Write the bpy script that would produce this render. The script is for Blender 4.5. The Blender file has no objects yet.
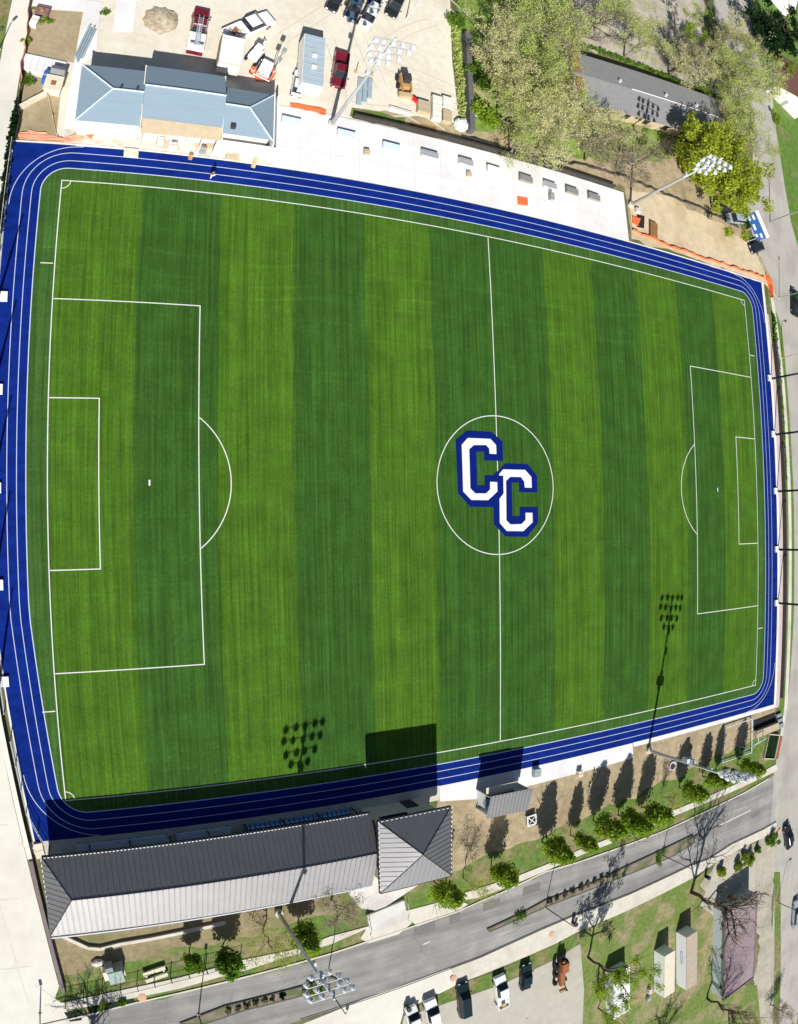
import bpy, bmesh, math, random
from mathutils import Vector, Matrix
from mathutils.geometry import tessellate_polygon
SC = bpy.context.scene
COL = SC.collection
R = math.radians

# ---------------------------------------------------------------- camera: a wide drone lens, fitted to the pitch markings
CAM = (-52.6441, -5.6975, 79.4609)
RX, RY, RZ = -0.0002965, -0.4234732, -0.0221547
K1, K3, PPX, PPY = 0.6929979, -0.0176929, -16.980, 25.2645
ROT = Matrix.Rotation(RZ, 3, 'Z') @ Matrix.Rotation(RY, 3, 'Y') @ Matrix.Rotation(RX, 3, 'X')

def at(px, py, z=0.0):
    """ground-plan position (x, y) of a survey point read off the aerial photograph, at height z"""
    x = px - 399 - PPX; y = -(py - 512 - PPY)
    r = math.hypot(x, y) + 1e-9; q = r / 500
    th = K1 * q + K3 * q ** 3
    d = ROT @ Vector((math.sin(th) * x / r, math.sin(th) * y / r, -math.cos(th)))
    t = (z - CAM[2]) / d.z
    return (CAM[0] + d.x * t, CAM[1] + d.y * t)

def plan(pts, z=0.0):
    return [at(p[0], p[1], z) for p in pts]

# ---------------------------------------------------------------- materials
MATS = {}
def mat(name, col, rough=0.85, var=0.18, scale=1.5, col2=None, scale2=0.12, mix2=(0.45, 0.62), metal=0.0, spec=0.3, stretch=None, rotz=0.0, bump=0.0, coat=0.0, leaf=0.0):
    if name in MATS: return MATS[name]
    m = bpy.data.materials.new(name); m.use_nodes = True
    nt = m.node_tree; b = nt.nodes['Principled BSDF']
    b.inputs['Roughness'].default_value = rough; b.inputs['Metallic'].default_value = metal
    b.inputs['Specular IOR Level'].default_value = spec
    if coat: b.inputs['Coat Weight'].default_value = coat
    tc = nt.nodes.new('ShaderNodeTexCoord'); mp = nt.nodes.new('ShaderNodeMapping')
    nt.links.new(tc.outputs['Object'], mp.inputs[0])
    mp.inputs['Rotation'].default_value = (0, 0, rotz)
    if stretch: mp.inputs['Scale'].default_value = stretch
    def noise(sc, det=4.0, src=mp):
        n = nt.nodes.new('ShaderNodeTexNoise'); n.inputs['Scale'].default_value = sc; n.inputs['Detail'].default_value = det
        nt.links.new(src.outputs[0 if src is mp else 'Object'], n.inputs['Vector']); return n
    def mixc(fac, a, bb, blend='MIX'):
        x = nt.nodes.new('ShaderNodeMix'); x.data_type = 'RGBA'; x.blend_type = blend
        if isinstance(fac, float): x.inputs[0].default_value = fac
        else: nt.links.new(fac, x.inputs[0])
        for v, i in ((a, 6), (bb, 7)):
            if isinstance(v, tuple): x.inputs[i].default_value = (*v, 1)
            else: nt.links.new(v, x.inputs[i])
        return x.outputs[2]
    lo = tuple(c * (1 - var) for c in col); hi = tuple(min(1, c * (1 + var)) for c in col)
    def ramp(sock, a, bb):
        r = nt.nodes.new('ShaderNodeMapRange'); r.inputs[1].default_value = a; r.inputs[2].default_value = bb
        nt.links.new(sock, r.inputs[0]); return r.outputs[0]
    n1 = noise(scale, 9.0); n1.inputs['Roughness'].default_value = 0.66
    out = mixc(ramp(n1.outputs[0], 0.3, 0.7), lo, hi)
    if col2:
        n2 = noise(scale2, 6.0, tc)
        lo2 = tuple(c * (1 - var) for c in col2); hi2 = tuple(min(1, c * (1 + var)) for c in col2)
        c2 = mixc(ramp(n1.outputs[0], 0.3, 0.7), lo2, hi2)
        out = mixc(ramp(n2.outputs[0], *mix2), out, c2)
    nt.links.new(out, b.inputs['Base Color'])
    if bump:
        bp = nt.nodes.new('ShaderNodeBump'); bp.inputs['Strength'].default_value = bump; bp.inputs['Distance'].default_value = 0.1
        nt.links.new(n1.outputs[0], bp.inputs['Height']); nt.links.new(bp.outputs[0], b.inputs['Normal'])
    if leaf:
        tr = nt.nodes.new('ShaderNodeBsdfTranslucent'); nt.links.new(out, tr.inputs['Color'])
        ms = nt.nodes.new('ShaderNodeMixShader'); ms.inputs[0].default_value = leaf
        nt.links.new(b.outputs[0], ms.inputs[1]); nt.links.new(tr.outputs[0], ms.inputs[2])
        nt.links.new(ms.outputs[0], nt.nodes['Material Output'].inputs['Surface'])
    MATS[name] = m; return m

def turf_material():
    m = bpy.data.materials.new('mown_turf'); m.use_nodes = True; nt = m.node_tree; b = nt.nodes['Principled BSDF']
    b.inputs['Roughness'].default_value = 0.9; b.inputs['Specular IOR Level'].default_value = 0.1
    N = lambda t: nt.nodes.new('ShaderNode' + t); L = nt.links.new
    tc = N('TexCoord'); sep = N('SeparateXYZ'); L(tc.outputs['Object'], sep.inputs[0])
    def math_(op, a, bb=None, c=None):
        n = N('Math'); n.operation = op
        for i, v in enumerate((a, bb, c)):
            if v is None: continue
            if isinstance(v, (int, float)): n.inputs[i].default_value = v
            else: L(v, n.inputs[i])
        return n.outputs[0]
    def noise(scale, sx, sy, det=3):
        mp = N('Mapping'); mp.inputs['Scale'].default_value = (sx, sy, 1); L(tc.outputs['Object'], mp.inputs[0])
        n = N('TexNoise'); n.inputs['Scale'].default_value = scale; n.inputs['Detail'].default_value = det; L(mp.outputs[0], n.inputs['Vector']); return n.outputs[0]
    def remap(s, a, bb, c=0.0, d=1.0):
        r = N('MapRange'); r.inputs[1].default_value = a; r.inputs[2].default_value = bb; r.inputs[3].default_value = c; r.inputs[4].default_value = d; L(s, r.inputs[0]); return r.outputs[0]
    wob = math_('MULTIPLY_ADD', noise(1.4, 1, 0.12), 1.0, -0.5)
    ax = math_('ABSOLUTE', math_('ADD', sep.outputs[0], wob))
    par = math_('MODULO', math_('DIVIDE', ax, 9.2257), 2.0)          # 0..1 dark pass, 1..2 light pass
    light = math_('MULTIPLY', remap(par, 0.985, 1.015), remap(par, 1.96, 2.0, 1, 0))
    inside = math_('MULTIPLY', math_('LESS_THAN', math_('ABSOLUTE', sep.outputs[0]), 55.35), math_('LESS_THAN', math_('ABSOLUTE', sep.outputs[1]), 34.4))
    fx = N('Mix'); fx.data_type = 'RGBA'; fx.inputs[6].default_value = (0.0325, 0.093, 0.013, 1); fx.inputs[7].default_value = (0.056, 0.131, 0.011, 1); L(light, fx.inputs[0])
    fo = N('Mix'); fo.data_type = 'RGBA'; fo.inputs[6].default_value = (0.041, 0.102, 0.019, 1); L(inside, fo.inputs[0]); L(fx.outputs[2], fo.inputs[7])
    streak = math_('ADD', math_('MULTIPLY', remap(noise(1.0, 2.6, 0.03, 4), 0.3, 0.7), 0.55), math_('MULTIPLY', remap(noise(1.0, 7.5, 0.12, 3), 0.3, 0.7), 0.45))
    mott = remap(noise(0.35, 1, 1, 6), 0.3, 0.7, 0.84, 1.16)
    fine = remap(noise(3.0, 1, 1, 3), 0.25, 0.75, 0.84, 1.16)
    # faint wheel passes across the mown direction
    cross = remap(noise(1.0, 0.03, 2.4, 3), 0.55, 0.75, 1.0, 1.12)
    k = math_('MULTIPLY', math_('MULTIPLY', remap(streak, 0.2, 0.8, 0.70, 1.30), mott), math_('MULTIPLY', fine, cross))
    # old wheel passes: two faint pairs of lines along the north side, scuffs near halfway on the south side
    base = math_('MULTIPLY_ADD', noise(0.05, 1, 0, 1), 5.0, 19.5)
    for off in (0.0, 1.5, 4.2):
        dline = math_('ABSOLUTE', math_('SUBTRACT', sep.outputs[1], math_('ADD', base, off)))
        k = math_('MULTIPLY', k, math_('MULTIPLY_ADD', math_('MULTIPLY', remap(dline, 0.05, 0.28, 1, 0), remap(noise(0.5, .3, .3, 3), .38, .62)), 0.20, 1.0))
    scuff = math_('MULTIPLY', remap(sep.outputs[1], -25, -33, 0, 1), remap(noise(1.3, 1, 1, 5), .55, .72))
    k = math_('MULTIPLY', k, math_('MULTIPLY_ADD', scuff, 0.30, 1.0))
    mu = N('VectorMath'); mu.operation = 'SCALE'; L(fo.outputs[2], mu.inputs[0]); L(k, mu.inputs['Scale'])
    L(mu.outputs[0], b.inputs['Base Color'])
    return m

M = {}
def mk(name, *a, **k): M[name] = mat(name, *a, **k)
mk('ground', (0.085, 0.115, 0.035), var=0.35, scale=0.9, col2=(0.20, 0.17, 0.09), scale2=0.06)
mk('grass', (0.105, 0.17, 0.03), var=0.4, scale=1.1, col2=(0.22, 0.19, 0.09), scale2=0.2, mix2=(0.47, 0.62))
mk('lush_grass', (0.10, 0.185, 0.03), var=0.32, scale=0.9, col2=(0.17, 0.175, 0.07), scale2=0.2, mix2=(0.52, 0.7))
mk('dry_grass', (0.26, 0.215, 0.12), var=0.3, scale=1.2, col2=(0.12, 0.15, 0.04), scale2=0.15, mix2=(0.52, 0.66))
mk('lawn', (0.135, 0.19, 0.04), var=0.35, scale=1.3, col2=(0.27, 0.235, 0.125), scale2=0.2, mix2=(0.46, 0.62))
mk('meadow', (0.165, 0.24, 0.045), var=0.45, scale=0.8, col2=(0.34, 0.31, 0.17), scale2=0.16, mix2=(0.52, 0.66))
mk('dirt', (0.365, 0.295, 0.185), var=0.28, scale=0.9, col2=(0.27, 0.21, 0.125), scale2=0.22, mix2=(0.48, 0.7), bump=0.3)
mk('pale_dirt', (0.56, 0.46, 0.31), var=0.16, scale=0.6, col2=(0.44, 0.34, 0.21), scale2=0.14, mix2=(0.5, 0.72), bump=0.3)
mk('yard', (0.675, 0.63, 0.53), var=0.10, scale=0.9, col2=(0.58, 0.515, 0.41), scale2=0.09, mix2=(0.48, 0.7))
mk('brown_bed', (0.37, 0.30, 0.19), var=0.15, scale=1.6, col2=(0.31, 0.25, 0.15), scale2=0.25)
mk('spoil', (0.37, 0.31, 0.215), var=0.45, scale=2.2, bump=1.0, col2=(0.5, .44, .33), scale2=.5)
mk('drive', (0.655, 0.64, 0.575), var=0.06, scale=0.5, col2=(0.57, 0.555, 0.49), scale2=0.10, mix2=(0.46, 0.72))
mk('concrete', (0.60, 0.57, 0.50), var=0.10, scale=1.2, col2=(0.49, 0.46, 0.39), scale2=0.3, mix2=(0.5, 0.7))
mk('white_slab', (0.70, 0.695, 0.705), var=0.06, scale=0.9, col2=(0.61, 0.585, 0.565), scale2=0.12, mix2=(0.5, 0.75))
mk('pale_concrete', (0.60, 0.59, 0.57), var=0.08, scale=1.0, col2=(0.50, 0.48, 0.45), scale2=0.3)
mk('pinkish_path', (0.52, 0.44, 0.41), var=0.12, scale=1.0)
mk('asphalt', (0.235, 0.232, 0.225), var=0.34, scale=0.8, stretch=(0.03, 0.62, 1), rotz=R(-6), col2=(0.285, 0.28, 0.265), scale2=0.3)
mk('street', (0.40, 0.385, 0.345), var=0.10, scale=1.2, stretch=(0.8, 0.05, 1), col2=(0.345, 0.33, 0.30), scale2=0.2)
mk('gravel', (0.42, 0.385, 0.315), var=0.16, scale=1.0, col2=(0.33, 0.30, 0.24), scale2=0.16)
mk('parking', (0.44, 0.42, 0.365), var=0.07, scale=0.7, col2=(0.37, 0.35, 0.30), scale2=0.12, mix2=(0.48, 0.7))
mk('track', (0.0042, 0.019, 0.172), rough=0.9, var=0.32, scale=0.9, stretch=(.5, 1, 1), col2=(0.0045, 0.021, 0.19), scale2=0.08, spec=0.04)
mk('line', (0.66, 0.68, 0.66), var=0.05)
mk('track_line', (0.50, 0.56, 0.70), var=0.06)
mk('logo_blue', (0.0035, 0.013, 0.150), var=0.12, scale=2.0, spec=0.04)
mk('logo_white', (0.70, 0.71, 0.74), var=0.04, scale=2.0)
mk('seam', (0.50, 0.49, 0.47), var=0.1)
mk('dark_seam', (0.09, 0.085, 0.07), var=0.2)
mk('metal_roof', (0.24, 0.239, 0.246), rough=0.5, var=0.06, scale=0.6, metal=0.55, spec=0.5)
mk('dark_trim', (0.03, 0.035, 0.035), var=0.2)
mk('white', (0.76, 0.77, 0.78), rough=0.6, var=0.04)
mk('off_white', (0.70, 0.68, 0.62), rough=0.7, var=0.06)
mk('cream', (0.66, 0.60, 0.48), rough=0.7, var=0.08)
mk('blue_grey_roof', (0.22, 0.30, 0.37), rough=0.6, var=0.07, scale=0.7, stretch=(0.3, 6, 1))
mk('tan', (0.47, 0.38, 0.26), rough=0.8, var=0.1)
mk('brick', (0.24, 0.13, 0.12), var=0.2, scale=3.0)
mk('purple_brick', (0.20, 0.155, 0.17), var=0.2, scale=3.0)
mk('membrane', (0.235, 0.175, 0.195), rough=0.8, var=0.14, scale=0.8, col2=(0.29, 0.23, 0.245), scale2=0.12)
mk('grey_wall', (0.26, 0.29, 0.30), var=0.1)
mk('shingle', (0.235, 0.235, 0.24), rough=0.8, var=0.12, scale=2.0)
mk('shingle_brown', (0.15, 0.075, 0.06), rough=0.85, var=0.15, scale=2.0)
mk('steel', (0.62, 0.64, 0.67), rough=0.4, var=0.06, metal=0.5, spec=0.5)
mk('pale_steel', (0.56, 0.59, 0.63), rough=0.5, var=0.05)
mk('iron', (0.045, 0.045, 0.05), rough=0.6, var=0.2)
mk('rubber', (0.018, 0.018, 0.02), var=0.2)
mk('hub', (0.35, 0.36, 0.37), rough=0.4, metal=0.6)
mk('glass', (0.018, 0.022, 0.03), rough=0.08, var=0.05, spec=0.6)
mk('lens', (0.75, 0.78, 0.82), rough=0.15, var=0.03, spec=0.7)
mk('red_lens', (0.35, 0.02, 0.015), rough=0.25, var=0.05)
mk('paint_red', (0.16, 0.012, 0.025), rough=0.3, var=0.06, coat=0.6)
mk('paint_white', (0.78, 0.79, 0.80), rough=0.3, var=0.03, coat=0.5)
mk('paint_black', (0.016, 0.020, 0.022), rough=0.25, var=0.1, coat=0.6)
mk('paint_blue', (0.010, 0.03, 0.24), rough=0.3, var=0.06, coat=0.5)
mk('paint_slate', (0.06, 0.10, 0.15), rough=0.3, var=0.08, coat=0.5)
mk('paint_silver', (0.30, 0.36, 0.42), rough=0.3, var=0.06, coat=0.5)
mk('paint_teal', (0.008, 0.022, 0.026), rough=0.3, var=0.08, coat=0.5)
mk('rust', (0.30, 0.105, 0.045), rough=0.75, var=0.35, scale=3)
mk('machine_tan', (0.46, 0.27, 0.10), rough=0.6, var=0.15)
mk('orange', (0.80, 0.15, 0.045), rough=0.7, var=0.14, scale=2)
mk('pale_orange', (0.72, 0.33, 0.20), rough=0.8, var=0.2, scale=1.0)
mk('red', (0.62, 0.02, 0.02), rough=0.5, var=0.1)
mk('board_blue', (0.03, 0.13, 0.42), rough=0.5, var=0.08)
mk('lumber', (0.55, 0.40, 0.22), var=0.2, scale=2)
mk('brown_wood', (0.24, 0.125, 0.05), var=0.25, scale=2)
mk('pipe_blue', (0.30, 0.38, 0.43), rough=0.5, var=0.15)
mk('tarp_white', (0.84, 0.85, 0.87), rough=0.6, var=0.02)
mk('box_teal', (0.32, 0.42, 0.38), rough=0.7, var=0.06)
mk('seat_blue', (0.20, 0.40, 0.68), rough=0.5, var=0.15, scale=3)
mk('pale_blue', (0.62, 0.74, 0.84), rough=0.5, var=0.06)
mk('bark', (0.11, 0.085, 0.06), var=0.3, scale=3)
mk('pale_bark', (0.30, 0.27, 0.21), var=0.3, scale=3)
mk('skin', (0.45, 0.27, 0.19), var=0.05)
mk('navy', (0.012, 0.014, 0.05), var=0.1)
mk('hair', (0.04, 0.025, 0.015), var=0.1)
for nm, c, v in (('leaf_green', (0.15, 0.28, 0.026), .5), ('leaf_bright', (0.29, 0.42, 0.042), .42), ('leaf_yellow', (0.40, 0.47, 0.045), .38),
                 ('leaf_cream', (0.68, 0.67, 0.36), .28), ('leaf_pale', (0.52, 0.60, 0.19), .32), ('leaf_dark', (0.014, 0.042, 0.012), .5),
                 ('leaf_brown', (0.34, 0.29, 0.21), .35), ('leaf_red', (0.10, 0.03, 0.02), .4)):
    mk(nm, c, var=v, scale=1.1, rough=0.7, spec=0.2, leaf=0.5)
TURF = turf_material()

# ---------------------------------------------------------------- mesh helpers
class MB:
    def __init__(s): s.b = bmesh.new()
    def quad(s, *p):
        return s.b.faces.new([s.b.verts.new(v) for v in p])
    def box(s, x0, x1, y0, y1, z0, z1, mx=None):
        c = [Vector((x, y, z)) for z in (z0, z1) for y in (y0, y1) for x in (x0, x1)]
        if mx is not None: c = [mx @ v for v in c]
        v = [s.b.verts.new(q) for q in c]
        for f in ((0, 2, 3, 1), (4, 5, 7, 6), (0, 1, 5, 4), (2, 6, 7, 3), (0, 4, 6, 2), (1, 3, 7, 5)): s.b.faces.new([v[i] for i in f])
    def loft(s, rings, cap=True):
        vs = [[s.b.verts.new(p) for p in r] for r in rings]; n = len(vs[0])
        for a, b in zip(vs, vs[1:]):
            for i in range(n): s.b.faces.new((a[i], a[(i + 1) % n], b[(i + 1) % n], b[i]))
        if cap:
            s.b.faces.new(vs[0][::-1]); s.b.faces.new(vs[-1])
    def tube(s, pts, r, n=6, r1=None):
        pts = [Vector(p) for p in pts]; rings = []
        for i, p in enumerate(pts):
            d = (pts[min(i + 1, len(pts) - 1)] - pts[max(i - 1, 0)]).normalized()
            u = d.orthogonal().normalized(); w = d.cross(u)
            rr = r if r1 is None else r + (r1 - r) * i / (len(pts) - 1)
            rings.append([p + (u * math.cos(2 * math.pi * k / n) + w * math.sin(2 * math.pi * k / n)) * rr for k in range(n)])
        s.loft(rings)
    def prism(s, poly, z0, z1):
        a = 0.5 * sum(p[0] * q[1] - q[0] * p[1] for p, q in zip(poly, poly[1:] + poly[:1]))
        if a < 0: poly = poly[::-1]
        tri = tessellate_polygon([[Vector((p[0], p[1], 0)) for p in poly]])
        lo = [s.b.verts.new((p[0], p[1], z0)) for p in poly]; hi = [s.b.verts.new((p[0], p[1], z1)) for p in poly]
        for t in tri:
            try:
                s.b.faces.new([hi[i] for i in t]); s.b.faces.new([lo[i] for i in t][::-1])
            except ValueError: pass
        n = len(poly)
        for i in range(n): s.b.faces.new((lo[i], lo[(i + 1) % n], hi[(i + 1) % n], hi[i]))
    def sheet(s, poly, z):
        tri = tessellate_polygon([[Vector((p[0], p[1], 0)) for p in poly]])
        v = [s.b.verts.new((p[0], p[1], z)) for p in poly]
        for t in tri:
            f = s.b.faces.new([v[i] for i in t]); f.normal_update()
            if f.normal.z < 0: f.normal_flip()
    def cyl(s, cx, cy, z0, z1, r, n=10, r1=None):
        r1 = r if r1 is None else r1
        s.loft([[(cx + rr * math.cos(2 * math.pi * k / n), cy + rr * math.sin(2 * math.pi * k / n), z) for k in range(n)] for z, rr in ((z0, r), (z1, r1))])
    def blob(s, c, r, sub=2, jit=0.15, rnd=random):
        q = bmesh.ops.create_icosphere(s.b, subdivisions=sub, radius=1.0)
        for v in q['verts']:
            k = 1 + rnd.uniform(-jit, jit); v.co = Vector((v.co.x * r[0] * k + c[0], v.co.y * r[1] * k + c[1], v.co.z * r[2] * k + c[2]))
    def build(s, name, m, parent=None, recalc=True, smooth=False, bevel=0.0):
        if bevel: bmesh.ops.bevel(s.b, geom=s.b.edges[:], offset=bevel, segments=2, affect='EDGES', profile=0.6)
        if recalc: bmesh.ops.recalc_face_normals(s.b, faces=s.b.faces[:])
        me = bpy.data.meshes.new(name); s.b.to_mesh(me); s.b.free()
        if smooth:
            for p in me.polygons: p.use_smooth = True
        if isinstance(m, str): m = M[m]
        me.materials.append(m)
        o = bpy.data.objects.new(name, me); COL.objects.link(o)
        if parent is not None: o.parent = parent
        return o

def thing(name, label, cat, loc=(0, 0, 0), rz=0.0, group=None):
    o = bpy.data.objects.new(name, None); COL.objects.link(o); o.empty_display_size = 0.3
    o.location = loc; o.rotation_euler = (0, 0, rz); o['label'] = label; o['category'] = cat
    if group: o['group'] = group
    return o
def tag(o, label, cat, group=None, kind=None):
    if kind: o['kind'] = kind
    if label: o['label'] = label; o['category'] = cat
    if group: o['group'] = group
    return o
def children(o): return [c for c in COL.objects if c.parent == o]
def copy_tree(o, loc, rz=0.0, label=None, scale=None, group=None):
    def rec(src, par):
        c = src.copy(); COL.objects.link(c); c.parent = par
        for ch in src.children: rec(ch, c)
        return c
    r = rec(o, None); r.location = loc; r.rotation_euler = (0, 0, rz)
    if scale is not None: r.scale = scale if isinstance(scale, tuple) else (scale,) * 3
    if label: r['label'] = label
    if group: r['group'] = group
    return r
def ragged(poly, amp=0.5, step=1.6, seed=0):
    rnd = random.Random(seed + len(poly)); out = []
    for a, b in zip(poly, poly[1:] + poly[:1]):
        L = math.hypot(b[0] - a[0], b[1] - a[1]); n = max(1, int(L / step))
        for k in range(n):
            f = k / n; j = amp if k else amp * .3
            out.append((a[0] + (b[0] - a[0]) * f + rnd.gauss(0, j) * .6, a[1] + (b[1] - a[1]) * f + rnd.gauss(0, j) * .6))
    return out
def struct(name, poly, z, m, rough=0.0):
    if rough: poly = ragged(poly, rough)
    mb = MB(); mb.sheet(poly, z); o = mb.build(name, m, recalc=False); o['kind'] = 'structure'; return o
def slab(name, poly, z0, z1, m):
    mb = MB(); mb.prism(poly, z0, z1); o = mb.build(name, m); o['kind'] = 'structure'; return o
def band(pts, w, z, mb, closed=False):
    """a flat painted line of width w along pts"""
    n = len(pts); P = [Vector((p[0], p[1], 0)) for p in pts]; Lv = []
    for i in range(n):
        a = P[i - 1] if (i > 0 or closed) else P[i]; c = P[(i + 1) % n] if (i < n - 1 or closed) else P[i]
        d1 = (P[i] - a); d2 = (c - P[i])
        if d1.length < 1e-6: d1 = d2
        if d2.length < 1e-6: d2 = d1
        d1.normalize(); d2.normalize(); t = (d1 + d2).normalized(); nn = Vector((-t.y, t.x, 0)); k = w / 2 / max(0.4, nn.dot(Vector((-d1.y, d1.x, 0))))
        Lv.append((mb.b.verts.new((P[i].x + nn.x * k, P[i].y + nn.y * k, z)), mb.b.verts.new((P[i].x - nn.x * k, P[i].y - nn.y * k, z))))
    for i in range(n if closed else n - 1):
        a, b = Lv[i], Lv[(i + 1) % n]; mb.b.faces.new((a[1], b[1], b[0], a[0]))
def rrect(hx, hy, r, n=14, cx=0, cy=0):
    out = []
    for sx, sy, a0 in ((1, 1, 0), (-1, 1, 90), (-1, -1, 180), (1, -1, 270)):
        for k in range(n + 1):
            a = R(a0 + 90 * k / n); out.append((cx + sx * (hx - r) + r * math.cos(a), cy + sy * (hy - r) + r * math.sin(a)))
    return out
def arc(cx, cy, r, a0, a1, n=40): return [(cx + r * math.cos(R(a0 + (a1 - a0) * k / n)), cy + r * math.sin(R(a0 + (a1 - a0) * k / n))) for k in range(n + 1)]

# ================================================================ THE SETTING
struct('ground', [(-420, -420), (420, -420), (420, 420), (-420, 420)], 0, 'ground')
# left driveway
slab('left_driveway', [(-61.75, 90), (-64.1, 90), (-64.35, 49), (-66.5, 45), (-95, 44), (-95, -78), (-60, -76), (-56.4, -66.5), (-56.8, -62.6), (-58.6, -61.9), (-59.1, -60.5), (-59.9, -48), (-60.5, -40.8), (-60.86, -37), (-61.3, -32.2), (-61.74, -26.5), (-61.8, -18)], 0.0, 0.012, 'drive')
mb = MB()
for y in range(-55, 46, 9): band([(-85, y), (-62, y + .3)], 0.12, 0.017, mb)
band([(-66.2, 45), (-66.2, 0), (-65.6, -30), (-63.2, -60)], 0.10, 0.018, mb)
o = mb.build('driveway_joints', mat('joint', (0.56, 0.54, 0.46), var=0.1), recalc=False); o['kind'] = 'structure'
# construction yard, north
struct('yard_ground', plan([(19, 139), (34, 20), (60, -60), (448, -60), (452, 60), (460, 133), (400, 128), (300, 160), (100, 147)]), 0.008, 'yard')
struct('gravel_lot_ground', plan([(560, -60), (715, -60), (700, 45), (728, 93), (722, 105), (650, 68), (572, 42)]), 0.008, 'gravel', rough=.55)
struct('meadow_ground', plan([(458, -60), (560, -60), (572, 42), (574, 60), (720, 120), (745, 180), (742, 225), (632, 190), (540, 160), (458, 134)]), 0.008, 'meadow', rough=.55)
struct('back_strip_ground', [(-20, 48.6), (-8, 48.4), (25, 48), (27, 51), (8, 51.5), (-10, 51.0), (-20, 50)], 0.013, 'dirt', rough=.4)
struct('bare_earth_ground', plan([(540, 158), (640, 165), (700, 150), (745, 235), (775, 283), (758, 280), (632, 238), (625, 186)]), 0.016, 'dirt', rough=.55)
struct('pale_earth_ground', plan([(629, 190), (668, 196), (716, 222), (752, 245), (778, 300), (760, 281), (632, 240)]), 0.022, 'pale_dirt', rough=.55)
rt = random.Random(21); mb = MB()
for k in range(16):
    x0, y0 = rt.uniform(-26, 0), rt.uniform(50, 74); a = rt.uniform(0, 6.28); cur = rt.uniform(-.09, .09); pts = [(x0, y0)]
    for i in range(14):
        a += cur; x0 += math.cos(a) * 1.1; y0 += math.sin(a) * 1.1; pts.append((x0, y0))
    pts = [q for q in pts if -29.5 < q[0] < -.5 and 49.5 < q[1] < 78]
    if len(pts) < 5: continue
    for o_ in (0, 1.7):
        band([(x + o_ * math.sin(a), y - o_ * math.cos(a)) for x, y in pts], .22, .012 + .0008 * k, mb)
o = mb.build('yard_ruts', mat('rut', (0.585, 0.53, 0.43), var=.12, scale=1.5), recalc=False); o['kind'] = 'structure'
# bed west of the clubhouse and its kerb path
struct('planting_bed_ground', plan([(25, 52), (31, 9), (83, 12), (74, 63), (45, 57)]), 0.016, 'brown_bed')
struct('lower_bed_ground', plan([(19, 138), (24, 73), (45, 79), (62, 82), (56, 139)]), 0.016, 'brown_bed')
slab('bed_path', plan([(74, 64), (84.5, 11), (31, 6), (33, -6), (101, 2), (96, 55), (83, 63), (80, 128), (64, 128)]), 0.0, 0.05, 'white_slab')
mb = MB(); mb.blob((*at(161, 20), -0.5), (2.9, 2.8, .85), 4, 0.05, random.Random(1)); o = mb.build('earth_mound', 'spoil', smooth=True); tag(o, 'round mound of brown earth in the pale construction yard', 'earth mound')
slab('yard_slab', plan([(113, 32), (118, -8), (138, -8), (133, 31)]), 0.0, 0.08, 'white_slab')
# terrace slab along the track
TER = [(-30.6, 39.25), (26.8, 39.25), (26.7, 47.7), (-30.4, 48.2)]
slab('terrace', TER, 0.0, 0.12, 'white_slab')
mb = MB()
for x in range(-27, 27, 4): band([(x, 39.35), (x, 47.4)], 0.05, 0.125, mb)
band([(-30, 42.2), (27, 42.2)], 0.05, 0.126, mb)
o = mb.build('terrace_joints', mat('terrace_joint', (0.54, 0.53, 0.53), var=0.03), recalc=False); o['kind'] = 'structure'
struct('terrace_edge_path', [(-55, 39.2), (-30.6, 39.2), (-30.6, 40.6), (-55, 40.4)], 0.02, 'concrete')
struct('building_apron', plan([(76, 146), (75, 126), (142, 128), (284, 140), (284, 168), (222, 159), (140, 151)]), 0.014, 'white_slab')
struct('wet_apron', plan([(150, 138), (200, 141), (232, 148), (228, 154), (180, 150), (152, 147)]), 0.022, mat('terracotta_apron', (0.62, 0.40, 0.30), var=0.25, scale=1.5, col2=(0.72, 0.66, 0.6), scale2=0.4))
struct('rough_apron_ground', plan([(64, 128), (76, 131), (141, 137), (141, 149), (100, 144), (64, 139)]), .0245, mat('rough_apron', (.50, .45, .36), var=.2, scale=2, col2=(.62, .59, .53), scale2=.5), rough=.25)
struct('drive_apron', plan([(36, 985), (62, 1003), (66, 1011), (88, 1016), (96, 1060), (10, 1060), (30, 1010)]), .0285, 'drive')
# track: the lower part of the left bend is drawn in towards the pitch, along the driveway wall
def drawn_in(pts):
    return [(x + max(0.0, -13.5 - y) * 0.079 * min(1.0, max(0.0, (-49.0 - x) / 6.5)), y) for x, y in pts]
def dense(pts, step=2.0, closed=True):
    out = []
    for a, b in zip(pts, pts[1:] + (pts[:1] if closed else [])):
        n = max(1, int(math.hypot(b[0] - a[0], b[1] - a[1]) / step))
        out += [(a[0] + (b[0] - a[0]) * k / n, a[1] + (b[1] - a[1]) * k / n) for k in range(n)]
    return out if closed else out + [pts[-1]]
TX, TY = 61.3, 38.97
mb = MB(); mb.prism(drawn_in(dense([(-TX, -TY), (TX, -TY), (TX, TY), (-TX, TY)])), 0.0, 0.03); o = mb.build('running_track', 'track'); o['kind'] = 'structure'
mb = MB(); mb.sheet(drawn_in(dense(rrect(57.6, 35.95, 3.0))), 0.045); o = mb.build('pitch_ground', TURF, recalc=False); o['kind'] = 'structure'
mb = MB()
band(drawn_in(dense(rrect(57.65, 36.0, 3.05))), 0.11, 0.052, mb, True)
for off, r in ((1.04, 4.3), (2.08, 5.6)): band(drawn_in(dense(rrect(57.6 + off, 35.95 + off, r))), 0.08, 0.05, mb, True)
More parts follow.
